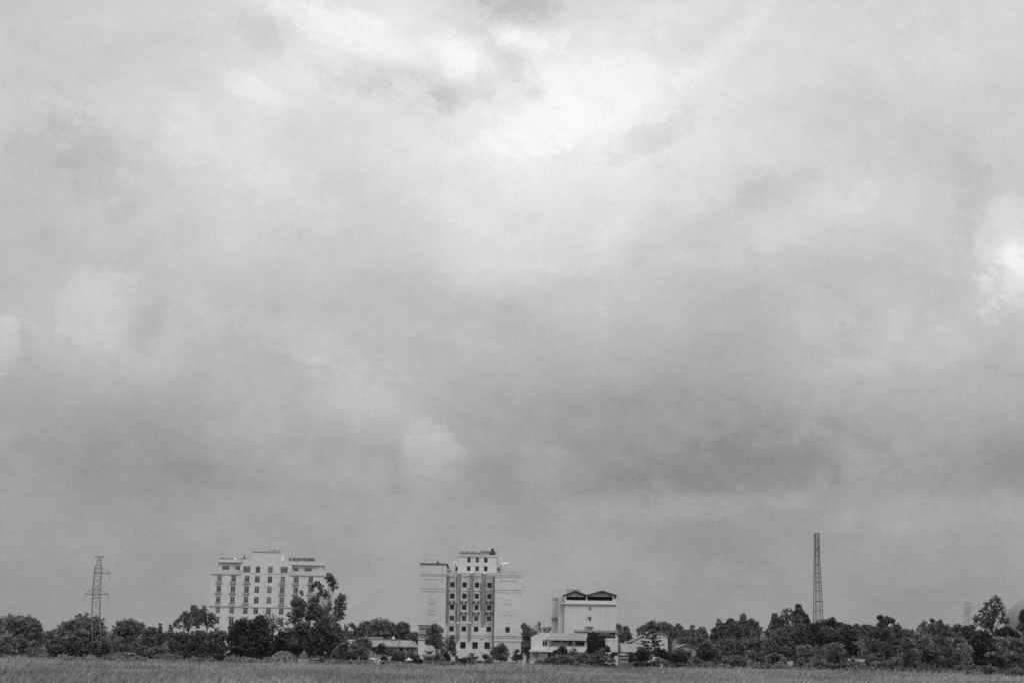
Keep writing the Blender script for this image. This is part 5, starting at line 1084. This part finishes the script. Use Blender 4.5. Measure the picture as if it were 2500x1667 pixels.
T('broad_tree', 'rounded tree with a black shaded foot in front of the mast grove', 256, [(2030,1582,13,10), (2045,1580,13,10), (2020,1592,13,10), (2052,1594,13,11), (2035,1600,16,11), (2045,1612,15,9)], 'mid', 2040, leaf=.25, tr=.14)
T('broad_tree', 'light grey-green bushy tree left of the rounded mast-grove tree', 252, [(1955,1583,9,7), (1968,1581,10,8), (1976,1588,8,8), (1960,1595,13,9), (1975,1600,12,9)], 'olive', 1966, leaf=.25, tr=.12)
Bu('shrub', 'scrubby shrub under the light grey-green bushy tree', 246, [(1955,1612,12,8), (1968,1616,12,8), (1982,1610,11,8)], 'mid')
Bu('shrub', 'ragged field-edge shrub with pale stems left of the whitewashed wall', 244, [(1985,1622,12,7), (2000,1618,12,8), (2014,1622,10,6), (1968,1626,10,5)], 'olive')
Bu('shrub', 'low leafy fringe shrub at the foot of the rounded mast-grove tree', 243, [(2030,1625,12,5), (2045,1626,12,5), (2062,1624,11,6), (2078,1622,10,6)], 'olive')
Bu('shrub', 'fine light shrub in front of the whitewashed wall', 244, [(2088,1620,9,6), (2102,1622,10,6), (2080,1614,6,6)], 'light')
Bu('bush', 'leaning dark shrub at the right end of the whitewashed wall', 246, [(2117,1612,5,4), (2112,1619,5,4), (2122,1618,6,5)], 'dark')
T('sapling', 'pale-leaved sapling glowing in the dark gap right of the mast grove', 268, [(2098,1558,5,5), (2092,1566,6,6), (2102,1568,7,7), (2096,1577,7,6), (2106,1582,6,7), (2103,1594,5,7)], 'pale', 2099, leaf=.24, dens=.5, core=False, loose=.3, tr=.07)
T('broad_tree', 'far hazy tree behind the pale sapling, left half', 400, [(2090,1530,7,6), (2098,1538,10,9), (2092,1550,10,10)], 'hazy', 2094, leaf=.3)
T('broad_tree', 'far hazy tree behind the pale sapling, right half', 405, [(2112,1530,8,7), (2122,1534,8,8), (2114,1545,11,11), (2106,1552,8,8)], 'hazy', 2114, leaf=.3)
T('broad_tree', 'forked dark tree topped by one loose tuft', 268, [(2149,1507,6,4), (2158,1511,7,5), (2167,1513,6,4), (2178,1515,5,3), (2160,1518,8,5), (2153,1523,9,6), (2152,1530,13,8), (2140,1540,13,11), (2165,1538,14,11), (2150,1556,20,14), (2128,1560,12,14), (2172,1560,14,16), (2140,1578,18,14), (2165,1582,16,16), (2170,1600,10,10)], 'dark', 2172, leaf=.27, tr=.24)
T('broad_tree', 'dark tree crowding the forked tree from the right', 274, [(2190,1530,8,7), (2183,1538,8,8), (2193,1545,10,10), (2186,1560,11,13), (2190,1578,9,12)], 'dark', 2188, leaf=.27, tr=.18)
Bu('shrub', 'mid shrub under the forked tree left side', 250, [(2130,1606,11,7), (2142,1610,11,7), (2150,1602,9,8)], 'mid')
Bu('shrub', 'pale grassy shrub at the foot of the forked tree', 245, [(2160,1620,8,6), (2176,1616,9,7), (2190,1612,10,8), (2140,1620,12,6)], 'light')
# right end
T('broad_tree', 'small hedge-like tree right of the forked tree', 290, [(2205,1542,8,7), (2216,1542,7,6), (2210,1552,11,9), (2226,1548,8,8)], 'olive', 2212, leaf=.27)
T('clumped_tree', 'dark clumpy tree at the left of the round far-right tree', 292, [(2256,1520,5,6), (2251,1527,7,6), (2244,1534,6,6), (2262,1528,5,7), (2269,1526,4,4), (2248,1540,9,6)], 'dark', 2256, leaf=.26, core=False, tr=.14)
Bu('twig_spray', 'single leafy branch sticking up behind the round far-right tree', 300, [(2275,1513,4,3), (2280,1517,4,4), (2285,1521,4,4), (2296,1517,2,4)], 'dark', 2284, leaf=.22, tr=.05)
T('broad_tree', 'wide rounded tree with fine texture in the right corner', 285, [(2290,1526,14,8), (2278,1534,16,10), (2304,1532,12,9), (2262,1546,18,12), (2290,1546,20,13), (2312,1546,14,12), (2275,1558,20,12), (2240,1556,16,11)], 'mid', 2284, leaf=.26, tr=.24)
T('broad_tree', 'low domed tree left of the distant pylon', 295, [(2338,1531,10,7), (2330,1540,11,9), (2346,1541,10,9), (2338,1553,14,11)], 'mid', 2338, leaf=.27)
T('broad_tree', 'low dark tree under the distant pylon', 292, [(2360,1534,8,6), (2372,1533,8,6), (2366,1545,14,10), (2355,1556,13,10)], 'dark', 2364, leaf=.27)
T('airy_tree', 'tall pyramid-shaped airy tree left of the huge dome', 272, [(2430,1459,5,5), (2436,1464,6,5), (2420,1466,5,5), (2424,1476,8,6), (2438,1475,8,6), (2410,1475,5,5), (2409,1486,8,6), (2428,1488,9,6), (2446,1486,7,7), (2397,1494,7,7), (2414,1499,9,6), (2434,1500,8,6), (2452,1500,5,7), (2383,1507,5,7), (2396,1509,8,7), (2412,1513,9,6), (2446,1514,7,6), (2458,1515,6,7), (2384,1520,6,8), (2400,1524,8,6), (2420,1526,8,6), (2410,1538,8,6)], 'dark', 2428, leaf=.25, core=False, loose=.25, dens=1.4, tr=.2, depth=.5)
T('broad_tree', 'dark stooped tree below the huge dome', 268, [(2445,1540,11,8), (2460,1538,11,8), (2474,1545,9,6), (2436,1548,8,7), (2484,1553,6,5)], 'black', 2452, leaf=.26)
T('broad_tree', 'dark tree fragment cut by the right picture edge', 270, [(2500,1496,7,9), (2497,1510,8,9), (2499,1526,11,8), (2492,1533,7,6)], 'dark', 2500, leaf=.26)
T('broad_tree', 'great black thicket tree under the pyramid-shaped tree', 258, [(2370,1555,18,12), (2392,1552,20,13), (2410,1560,18,13), (2385,1575,22,14), (2408,1580,20,14), (2395,1598,20,12), (2420,1595,16,12), (2380,1610,16,10), (2405,1615,20,9)], 'black', 2394, leaf=.26, dens=1.2, tr=.24)
T('broad_tree', 'light bushy tree at the left of the right corner group', 256, [(2210,1566,13,9), (2222,1574,14,10), (2205,1585,13,11), (2225,1592,13,10), (2205,1602,12,9), (2240,1576,13,10)], 'olive', 2216, leaf=.25, tr=.14)
T('broad_tree', 'light dome-topped bushy tree above the reed plumes', 252, [(2258,1560,13,8), (2246,1570,12,9), (2270,1572,12,10), (2256,1585,15,10), (2240,1590,12,9)], 'light', 2256, leaf=.25, tr=.14)
T('broad_tree', 'dark wedge-shaped bush tree behind the reed plumes', 248, [(2262,1590,11,8), (2272,1598,14,9), (2255,1604,13,9), (2285,1606,13,9), (2268,1614,16,7), (2300,1612,11,8)], 'dark', 2272, leaf=.24)
T('broad_tree', 'grey bushy tree with a pale rim right of the light dome-topped one', 254, [(2300,1562,9,6), (2312,1562,8,7), (2304,1573,12,9), (2316,1578,10,9), (2300,1588,11,9), (2318,1592,12,9), (2322,1605,11,9)], 'mid', 2308, leaf=.25)
T('broad_tree', 'dim bushy tree between the grey bushy tree and the black thicket', 256, [(2340,1563,9,6), (2352,1566,9,7), (2342,1576,11,8), (2330,1590,10,9), (2340,1602,10,9)], 'mid', 2342, leaf=.25)
T('papaya_tree', 'pale big-leaved slender tree standing before the black thicket', 246, [(2345,1573,6,3), (2356,1571,6,3), (2368,1577,6,4), (2352,1581,7,4), (2338,1584,5,3), (2372,1588,5,5), (2360,1590,7,4), (2345,1592,6,4), (2370,1600,6,6), (2366,1612,8,6), (2352,1622,8,6), (2372,1622,6,5)], 'light', 2347, leaf=.26, dens=.6, core=False, loose=.2, tr=.1, bark='bark_pale')
Bu('shrub', 'pale rounded shrub at the right below the stooped tree', 252, [(2432,1560,10,6), (2446,1563,10,7), (2455,1570,9,7), (2436,1570,10,6)], 'light')
Bu('shrub', 'light bulky shrub against the right picture edge', 254, [(2478,1566,12,9), (2492,1570,12,10), (2470,1580,13,10), (2488,1588,14,11), (2500,1582,9,9)], 'olive')
Bu('shrub', 'mid shrub below the bulky edge shrub', 250, [(2468,1600,13,10), (2484,1606,13,11), (2456,1610,11,9), (2498,1608,9,11), (2470,1620,14,8)], 'mid')
Bu('shrub', 'flat light shrub inside the black thicket', 248, [(2412,1598,9,5), (2426,1597,8,6), (2434,1603,6,5)], 'olive')
Bu('bush', 'black bush between the thicket and the low field shrubs', 246, [(2440,1612,12,8), (2425,1618,11,6), (2450,1622,11,7)], 'black')
Bu('shrub', 'near rounded light shrub at the field edge in the right corner', 205, [(2402,1632,9,6), (2414,1630,10,7), (2426,1634,9,6), (2412,1640,14,5)], 'olive', leaf=.16)
Bu('shrub', 'nearest scrubby shrub in the bottom right corner', 185, [(2478,1636,10,7), (2490,1640,10,8), (2466,1642,9,5), (2498,1650,9,8), (2484,1652,12,6)], 'olive', leaf=.15)
# weedy undergrowth between field and trees
n = 26000; Yv = rng.uniform(228, 300, n); Xv = rng.uniform(-.46, .46, n)*Yv
hz = (.35+.5*rng.random(n)**2)*(.6+.7*np.sin(Xv*.21+1)*np.sin(Yv*.17+Xv*.05))
hz = np.clip(hz, .1, .95)
c = np.stack([Xv, Yv, rng.random(n)*hz], 1); nn = np.zeros((n, 3)); nn[:, 2] = .4; nn[:, 1] = -.6
und = np_mesh('undergrowth', leaves(c, nn, .22*np.ones(n), .4), LM['mid']); und['kind'] = 'stuff'
def thicket(name, tone, spans, Y0, Y1, h0, h1, step):
    out = []
    for a, b in spans:
        x = a
        while x < b:
            Yk = random.uniform(Y0, Y1); h = random.uniform(h0, h1); p = at(x, 1600, Yk)
            out.append(lobe_leaves((p.x, Yk, h*.45), (random.uniform(.9, 1.7), random.uniform(.8, 1.4), h*.55), .2, .9)); x += step*random.uniform(.6, 1.4)
    o = np_mesh(name, np.concatenate(out), LM[tone]); o['kind'] = 'stuff'
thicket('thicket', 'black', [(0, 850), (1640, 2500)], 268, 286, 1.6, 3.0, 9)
thicket('scrub', 'mid', [(-10, 850), (1640, 2480)], 244, 262, .9, 1.9, 14)
thicket('weeds', 'light', [(-20, 690), (790, 1030), (1065, 1300), (1300, 1500), (1690, 2420)], 234, 246, .5, 1.5, 13)
thicket('tall_weeds', 'olive', [(-20, 680), (1080, 1160), (1320, 1500), (1690, 2400)], 238, 252, 1.0, 2.0, 34)
# far wood that reads as one band
allv = []
for k in range(110):
    px = -120+k*25+random.uniform(-12, 12); Yk = random.uniform(620, 720); hgt = random.uniform(9.5, 13.0) if px > 1600 else random.uniform(6.5, 9.5)
    p = at(px, 1590, Yk); allv.append(lobe_leaves((p.x, Yk, hgt*.5), (random.uniform(5, 8), 4, hgt*.55), .55, .5))
wd = np_mesh('distant_woodland', np.concatenate(allv), LM['hazy']); wd['kind'] = 'stuff'

# ================================================================== GRASS FIELD
def field_noise(x, y):
    return (np.sin(x*.11+y*.05)+np.sin(x*.047-y*.09+2)+np.sin(x*.23+.7*np.sin(y*.13))*.6+np.sin((x+y)*.37)*.35)/2.95
def blades(n, y0, y1, h0, w0, segs=2):
    u = rng.random(n); y = np.sqrt(y0*y0+u*(y1*y1-y0*y0)); x = rng.uniform(-.43, .43, n)*y+rng.uniform(-4, 4, n)
    f = field_noise(x, y); h = h0*(1+.16*f)*rng.uniform(.62, 1.16, n)
    pxl = x/y*F+CX+25      # rough bearing, for the taller clump before the tower block and the lower right corner
    h = h*(1+.5*np.exp(-((pxl-1262)/70)**2)*np.clip((y-175)/50, 0, 1)); h = h*(1-.12*np.exp(-((pxl-820)/300)**2)*np.clip((y-150)/60, 0, 1))
    h = h*np.where(rng.random(n) < .06, 1.35, 1.0)*np.where(y > 226+6*np.sin(x*.31)+4*np.sin(x*.87+1), .72, 1.0)
    h = np.where((pxl > 2360) & (y > 195), h*.45, h)
    w = w0*rng.uniform(.6, 1.4, n); th = rng.normal(0, .55, n); lean = h*(.30+.16*f+rng.normal(0, .2, n))
    dx, dy = np.cos(th), np.sin(th)*.8
    ph = rng.uniform(0, math.pi, n); wx, wy = np.cos(ph)*w*.5, np.sin(ph)*w*.5
    P0 = np.stack([x, y, np.zeros(n)], 1); P1 = np.stack([x+lean*.32*dx, y+lean*.32*dy, h*.62], 1); P2 = np.stack([x+lean*dx, y+lean*dy, h], 1)
    W = np.stack([wx, wy, np.zeros(n)], 1)
    q1 = np.stack([P0-W, P0+W, P1+W*.9, P1-W*.9], 1); q2 = np.stack([P1-W*.9, P1+W*.9, P2+W*.25, P2-W*.25], 1)
    return np.concatenate([q1, q2]) if segs == 2 else q2
gmat = bpy.data.materials.new('long_grass'); gmat.use_nodes = True
nt = gmat.node_tree; N = nt.nodes; L = nt.links; b = N['Principled BSDF']; b.inputs['Roughness'].default_value = .6; b.inputs['Specular IOR Level'].default_value = .25
tc = N.new('ShaderNodeTexCoord'); n1 = N.new('ShaderNodeTexNoise'); n1.inputs['Scale'].default_value = 2.0; n1.inputs['Detail'].default_value = 2; L.new(tc.outputs['Object'], n1.inputs['Vector'])
mp = N.new('ShaderNodeMapping'); mp.inputs['Scale'].default_value = (.09, .035, 0); L.new(tc.outputs['Object'], mp.inputs['Vector'])
n2 = N.new('ShaderNodeTexNoise'); n2.inputs['Scale'].default_value = 1; n2.inputs['Detail'].default_value = 3; L.new(mp.outputs['Vector'], n2.inputs['Vector'])
def mr(o, a, z, lo, hi):
    r = N.new('ShaderNodeMapRange'); L.new(o, r.inputs['Value']); r.inputs['From Min'].default_value = a; r.inputs['From Max'].default_value = z; r.inputs['To Min'].default_value = lo; r.inputs['To Max'].default_value = hi; return r.outputs['Result']
a_ = mr(n1.outputs['Fac'], .34, .66, .3, 1.75); b_2 = mr(n2.outputs['Fac'], .35, .65, .62, 1.3)
k = N.new('ShaderNodeMath'); k.operation = 'MULTIPLY'; L.new(a_, k.inputs[0]); L.new(b_2, k.inputs[1])
k2 = N.new('ShaderNodeMath'); k2.operation = 'MULTIPLY'; L.new(k.outputs[0], k2.inputs[0]); k2.inputs[1].default_value = .305; GRASS_K = k2
cc = N.new('ShaderNodeCombineColor')
for i in range(3): L.new(k2.outputs[0], cc.inputs[i])
L.new(cc.outputs[0], b.inputs['Base Color']); tr = N.new('ShaderNodeBsdfTranslucent'); L.new(cc.outputs[0], tr.inputs['Color']); mx = N.new('ShaderNodeMixShader'); mx.inputs[0].default_value = .3
L.new(b.outputs[0], mx.inputs[1]); L.new(tr.outputs[0], mx.inputs[2]); L.new(mx.outputs[0], N['Material Output'].inputs['Surface'])
mnd = blades(9000, 230, 245, .45, .1)
ux, uy = rng.random(9000), rng.random(9000)
ma, mf = ux*2*math.pi, np.sqrt(uy)*.97
mxx, myy = np.cos(ma)*mf*35*mpp(240), np.sin(ma)*mf*2.4
mz = at(691, 1593.2, 240).z*np.sqrt(np.clip(1-mf**2, 0, 1))*.97
base = np.stack([at(691, 1600, 240).x+mxx, 240+myy, mz], 1)
old = mnd[:9000, :2].mean(axis=1); sh = (base-old)[:, None, :]
mnd = np.concatenate([mnd[:9000]+sh, mnd[9000:]+sh])
gr = np_mesh('grass', np.concatenate([mnd, blades(120000, 84, 150, 1.0, .075), blades(200000, 150, 240, 1.0, .10)]), gmat); gr['kind'] = 'stuff'
# pale reed plumes at the right
for k, (px, py, hh, lab) in enumerate(((2246, 1611, 1.5, 'tallest pale reed plume before the dark wedge-shaped bush'), (2255, 1619, 1.2, 'reed plume bowed over just right of the tallest plume'), (2266, 1622, 1.1, 'middle reed plume of the pale row at the right'), (2282, 1625, 1.0, 'fourth reed plume, short and bushy, in the pale row'), (2297, 1623, 1.1, 'last reed plume at the right end of the pale row'))):
    Y = 216; p = at(px-5, 1630, Y); r = thing('reed', lab, 'reed', (p.x, Y, 0), group='reed plumes at the right field edge'); top = at(px, py, Y); dx = top.x-p.x; h = top.z
    MB().tube([(0, 0, 0), (dx*.3, 0, h*.6), (dx, 0, h)], [.03, .025, .01], 5).build('stem', LM['light'], r)
    q = 420; t = rng.uniform(.35, 1.02, q); pts = np.stack([dx*(.3+(t-.6)*1.75)+rng.normal(0, .16, q)*(1.15-t), rng.normal(0, .16, q)*(1.15-t)*1.2, h*t], 1); nn = rng.normal(0, 1, (q, 3))
    np_mesh('plume', leaves(pts, nn, .17*np.ones(q), .3), LM['light'], r)

# ================================================================== SKY, SUN, HAZE
SUN_EL, SUN_ROT = R(48), R(150)
GRID_Y = [0, 130, 260, 390, 520, 650, 780, 910, 1040, 1170, 1300, 1430, 1560]
GRID = np.array([
 [198,205,208,238,232,208,224,222,218,215,212], [202,208,212,230,240,243,240,224,222,218,212], [205,205,222,225,222,240,241,226,210,205,210],
 [202,192,222,214,224,243,238,215,210,200,205], [195,198,208,207,214,228,227,205,212,200,200], [185,195,200,198,200,214,203,194,200,190,220],
 [178,205,182,190,190,188,184,182,188,188,207], [176,178,182,188,182,175,171,170,178,183,178], [166,161,164,176,178,166,159,156,166,174,165],
 [162,152,156,162,174,161,153,149,157,153,150], [155,158,156,160,166,162,161,160,157,160,160], [150,152,153,157,158,156,155,154,151,152,152], [146,148,150,152,152,152,152,150,148,148,150]], float)
def lin(v): v = v/255.0; return ((v+.055)/1.055)**2.4 if v > .04045 else v/12.92
def table(px, py):
    fx = min(max(px/250, 0), 9.999); fy = min(max(py/130, 0), 11.999); i, j = int(fx), int(fy); a, b = fx-i, fy-j
    return (GRID[j, i]*(1-a)+GRID[j, i+1]*a)*(1-b)+(GRID[j+1, i]*(1-a)+GRID[j+1, i+1]*a)*b
def bearing(px, py):   # the sky direction of a photo point as (x/y, z/y)
    d = ray(px, py); return d.x/d.y, d.z/d.y
def unbear(X, Z):
    v = MROT.transposed() @ Vector((X, 1.0, Z)); return CX+F*v.x/-v.z, CY-F*v.y/-v.z
wld = bpy.data.worlds.new('World'); sc.world = wld; wld.use_nodes = True
nt = wld.node_tree; N = nt.nodes; L = nt.links
bg = N['Background']; bg.inputs['Strength'].default_value = .1
def math_(op, a, b=None, c=None):
    n = N.new('ShaderNodeMath'); n.operation = op
    for i, v in enumerate((a, b, c)):
        if v is None: continue
        if isinstance(v, (int, float)): n.inputs[i].default_value = v
        else: L.new(v, n.inputs[i])
    return n.outputs[0]
def mrange(v, a, b, lo, hi, sm=False):
    r = N.new('ShaderNodeMapRange'); L.new(v, r.inputs['Value'])
    for nme, x in (('From Min', a), ('From Max', b), ('To Min', lo), ('To Max', hi)): r.inputs[nme].default_value = x
    if sm: r.interpolation_type = 'SMOOTHSTEP'
    return r.outputs['Result']
tc = N.new('ShaderNodeTexCoord'); sp = N.new('ShaderNodeSeparateXYZ'); L.new(tc.outputs['Generated'], sp.inputs[0])
yy = math_('MAXIMUM', sp.outputs['Y'], .25); X = math_('DIVIDE', sp.outputs['X'], yy); Z = math_('DIVIDE', sp.outputs['Z'], yy)
vec = N.new('ShaderNodeCombineXYZ'); L.new(X, vec.inputs[0]); L.new(Z, vec.inputs[1])
def noise(scale, detail, rough=.55, off=0.0, stretch=None, rotz=0.0):
    m = N.new('ShaderNodeMapping'); m.inputs['Location'].default_value = (off, off*.7, off*1.3); m.inputs['Rotation'].default_value = (0, 0, rotz)
    if stretch: m.inputs['Scale'].default_value = stretch
    L.new(vec.outputs[0], m.inputs['Vector']); n = N.new('ShaderNodeTexNoise'); n.inputs['Scale'].default_value = scale; n.inputs['Detail'].default_value = detail; n.inputs['Roughness'].default_value = rough
    L.new(m.outputs[0], n.inputs['Vector']); return n
# cloud edges are pushed about by turbulence
w1 = noise(10, 8, .62, 3.1); ws = N.new('ShaderNodeVectorMath'); ws.operation = 'SUBTRACT'; L.new(w1.outputs['Color'], ws.inputs[0]); ws.inputs[1].default_value = (.5, .5, .5)
w2 = N.new('ShaderNodeVectorMath'); w2.operation = 'SCALE'; L.new(ws.outputs[0], w2.inputs[0]); w2.inputs['Scale'].default_value = .075
wv = N.new('ShaderNodeVectorMath'); wv.operation = 'ADD'; L.new(vec.outputs[0], wv.inputs[0]); L.new(w2.outputs[0], wv.inputs[1])
w3 = N.new('ShaderNodeVectorMath'); w3.operation = 'SCALE'; L.new(ws.outputs[0], w3.inputs[0]); w3.inputs['Scale'].default_value = .03
wb = N.new('ShaderNodeVectorMath'); wb.operation = 'ADD'; L.new(vec.outputs[0], wb.inputs[0]); L.new(w3.outputs[0], wb.inputs[1])
s2 = N.new('ShaderNodeSeparateXYZ'); L.new(wv.outputs[0], s2.inputs[0])
NX, NZ = 15, 15; X0, X1, Z0, Z1 = -.40, .40, -.01, .50
fx = mrange(s2.outputs['X'], X0, X1, 0, 1)
acc = None; rows = np.linspace(Z0, Z1, NZ)
for k, zz in enumerate(rows):
    rp = N.new('ShaderNodeValToRGB'); rp.color_ramp.interpolation = 'B_SPLINE'; L.new(fx, rp.inputs['Fac']); el = rp.color_ramp.elements
    while len(el) < NX: el.new(.5)
    for i in range(NX):
        el[i].position = i/(NX-1); v = table(*unbear(X0+(X1-X0)*i/(NX-1), zz))/255; el[i].color = (v, v, v, 1)
    if acc is None: acc = rp.outputs['Color']
    else:
        f = mrange(s2.outputs['Y'], rows[k-1], zz, 0, 1); mx = N.new('ShaderNodeMix'); mx.data_type = 'RGBA'; L.new(f, mx.inputs[0]); L.new(acc, mx.inputs[6]); L.new(rp.outputs['Color'], mx.inputs[7]); acc = mx.outputs[2]
bwn = N.new('ShaderNodeRGBToBW'); L.new(acc, bwn.inputs[0]); val = bwn.outputs[0]
# single cloud shapes: (px, py, half width, half height, turn, brightness step)
edge = noise(17, 9, .62, 5.3); edgeF = noise(52, 9, .68, 9.1, (1, 1.25, 1), R(25)); edgeA = math_('ADD', math_('MULTIPLY', math_('SUBTRACT', edge.outputs['Fac'], .5), 1.1), math_('MULTIPLY', math_('SUBTRACT', edgeF.outputs['Fac'], .5), 1.5))
# (px, py, half width, half height, turn, step, softness, raggedness)
BL = [(1285,15,90,62,14,-.085,.7,.9),(1225,160,62,110,-14,-.05,.8,.9),(1268,150,40,40,0,-.035,.6,1),(1246,84,46,36,8,.06,.6,1),(1310,95,80,44,0,.06,.6,1),(1115,232,84,38,-20,-.06,.7,1),(1060,215,56,28,25,-.035,.7,1),(985,185,100,70,15,-.03,.9,1),(880,185,110,50,5,-.05,.6,.9),(1298,226,26,20,0,-.05,.7,1),
      (830,70,190,48,22,.05,.45,.8),(1130,150,80,60,35,.05,.5,.8),(1180,20,110,90,0,-.035,.7,.8),(1500,175,170,105,-22,.03,.6,.9),(1300,300,110,70,-20,.05,.5,.8),(1575,335,110,38,-28,-.045,.5,.9),(1775,90,150,36,-42,.025,.6,1),(1745,58,130,40,-42,-.025,.7,1),
      (1755,525,200,70,-22,-.035,.7,.9),(1860,470,130,36,-20,-.025,.7,.9),(1950,530,160,55,-22,.032,.6,.9),(2355,420,60,90,10,-.035,.6,.9),(2470,590,100,80,-25,.06,.6,1),(2475,695,90,65,-30,.07,.5,1),(2370,600,60,60,-40,-.035,.5,.9),
      (600,213,90,26,22,.035,.5,.9),(630,80,36,60,-35,-.03,.5,.9),(105,360,80,100,20,-.025,.8,1),(230,390,70,150,-35,-.035,.5,1),(450,340,60,80,-20,.03,.6,.9),(700,480,150,60,30,.025,.6,.9),
      (235,765,95,85,0,.042,.6,.9),(350,790,60,60,0,-.035,.5,.9),(12,850,34,60,0,.06,.35,.8),(1055,1110,70,66,30,.05,.45,.9),(920,1000,190,50,28,.03,.7,.9),(880,1085,160,55,14,-.018,.8,.9),(300,1085,340,90,4,-.02,.9,.7),(720,830,200,40,20,.025,.5,1),
      (1480,1110,440,120,-4,-.028,.9,.6),(1480,1165,420,60,-2,-.018,.7,.5),(1850,1120,260,80,-10,-.035,.5,.9),(2430,1160,230,70,-8,-.032,.8,.7),(1325,1140,55,60,0,.04,.45,.9),(2005,775,70,56,-20,.025,.6,.9),(2160,760,105,70,-25,.022,.6,.9),(2082,800,55,60,0,-.02,.6,.9),(2230,830,200,60,-10,.02,.6,.9),
      (1700,1240,250,36,-3,.03,.35,.7),(2330,1250,230,40,-5,.03,.4,.7),(1700,1340,150,60,0,-.015,.6,.9),(1320,640,260,60,-15,.02,.6,1),(1150,760,200,50,15,-.015,.6,1),(2050,950,160,60,-15,.02,.5,1),(700,1180,260,30,6,-.015,.5,.9)]
for px, py, hw, hh, rot_, dv, soft, rag in BL:
    bx, bz = bearing(px, py); m = N.new('ShaderNodeMapping'); m.vector_type = 'TEXTURE'; m.inputs['Location'].default_value = (bx, bz, 0); m.inputs['Rotation'].default_value = (0, 0, -R(rot_)); m.inputs['Scale'].default_value = (2*hw/F, 2*hh/F, 1)
    L.new(wb.outputs[0], m.inputs['Vector']); g_ = N.new('ShaderNodeTexGradient'); g_.gradient_type = 'SPHERICAL'; L.new(m.outputs[0], g_.inputs[0])
    fac = math_('MULTIPLY_ADD', edgeA, rag*1.25, g_.outputs['Fac'])
    sm = mrange(fac, .46-.5*soft, .46+.5*soft, 0, dv, True)
    fade = mrange(g_.outputs['Fac'], 0, .42, 0, 1, True); val = math_('MULTIPLY_ADD', sm, fade, val)
# billows streaked along the wind, plus a finest noise imitating film grain
b1 = noise(11, 9, .62, 7.7, (1, 1.5, 1), R(30)); b2 = noise(42, 8, .66, 1.3, (1, 1.3, 1), R(25)); b3 = noise(420, 3, .7, 2.2)
val = math_('ADD', val, mrange(b1.outputs['Fac'], .25, .75, -.032, .032)); val = math_('ADD', val, mrange(b2.outputs['Fac'], .25, .75, -.015, .015)); val = math_('ADD', val, mrange(b3.outputs['Fac'], .2, .8, -.022, .022))
val = math_('MINIMUM', math_('MAXIMUM', val, .3), .985)
lum = math_('POWER', math_('DIVIDE', math_('ADD', val, .055), 1.055), 2.4)
# the rest of the overcast, behind and overhead
vec2 = N.new('ShaderNodeTexNoise'); vec2.inputs['Scale'].default_value = 2.2; vec2.inputs['Detail'].default_value = 4; L.new(tc.outputs['Generated'], vec2.inputs['Vector'])
rest = math_('ADD', mrange(vec2.outputs['Fac'], .3, .7, .45, .8), mrange(sp.outputs['Z'], 0, 1, 0, .3))
front = mrange(sp.outputs['Y'], .55, .8, 0, 1, True)
mixv = math_('ADD', math_('MULTIPLY', lum, front), math_('MULTIPLY', rest, math_('SUBTRACT', 1.0, front)))
sky = N.new('ShaderNodeTexSky'); sky.sky_type = 'NISHITA'; sky.sun_disc = False; sky.sun_elevation = SUN_EL; sky.sun_rotation = SUN_ROT; sky.air_density = 1; sky.dust_density = 3
sb = N.new('ShaderNodeRGBToBW'); L.new(sky.outputs[0], sb.inputs[0])
thin = math_('MULTIPLY', math_('MINIMUM', sb.outputs[0], 12.0), .03)      # clear sky seen thinly through the cloud
tot = math_('ADD', math_('MULTIPLY', mixv, 9.7), thin)
cmb = N.new('ShaderNodeCombineColor')
for i in range(3): L.new(tot, cmb.inputs[i])
L.new(cmb.outputs[0], bg.inputs['Color'])
sl = bpy.data.lights.new('sun', 'SUN'); sl.energy = .95; sl.angle = R(22); sl.color = (1, 1, 1)
so = bpy.data.objects.new('sun', sl); col.objects.link(so)
sd = Vector((math.sin(SUN_ROT)*math.cos(SUN_EL), math.cos(SUN_ROT)*math.cos(SUN_EL), math.sin(SUN_EL)))
so.rotation_euler = sd.to_track_quat('Z', 'Y').to_euler(); so.location = (60, -60, 120)
# haze
HAZE = 0.00003
if HAZE:
    hm = bpy.data.materials.new('pale_haze'); hm.use_nodes = True; hn = hm.node_tree; hn.nodes.clear()
    ov = hn.nodes.new('ShaderNodeOutputMaterial'); pv = hn.nodes.new('ShaderNodeVolumePrincipled'); pv.inputs['Density'].default_value = HAZE; pv.inputs['Color'].default_value = (.95, .95, .95, 1); pv.inputs['Anisotropy'].default_value = .2
    hn.links.new(pv.outputs[0], ov.inputs['Volume'])
    kind(MB().box(-1520, 1520, -230, 2430, -1, 75).build('haze', hm), 'stuff')
sc.view_settings.view_transform = 'Standard'; sc.view_settings.look = 'None'; sc.view_settings.exposure = 0; sc.view_settings.gamma = 1
sc.cycles.filter_width = 1.5; sc.cycles.max_bounces = 6; sc.cycles.diffuse_bounces = 3; sc.cycles.volume_bounces = 1; sc.cycles.transparent_max_bounces = 8
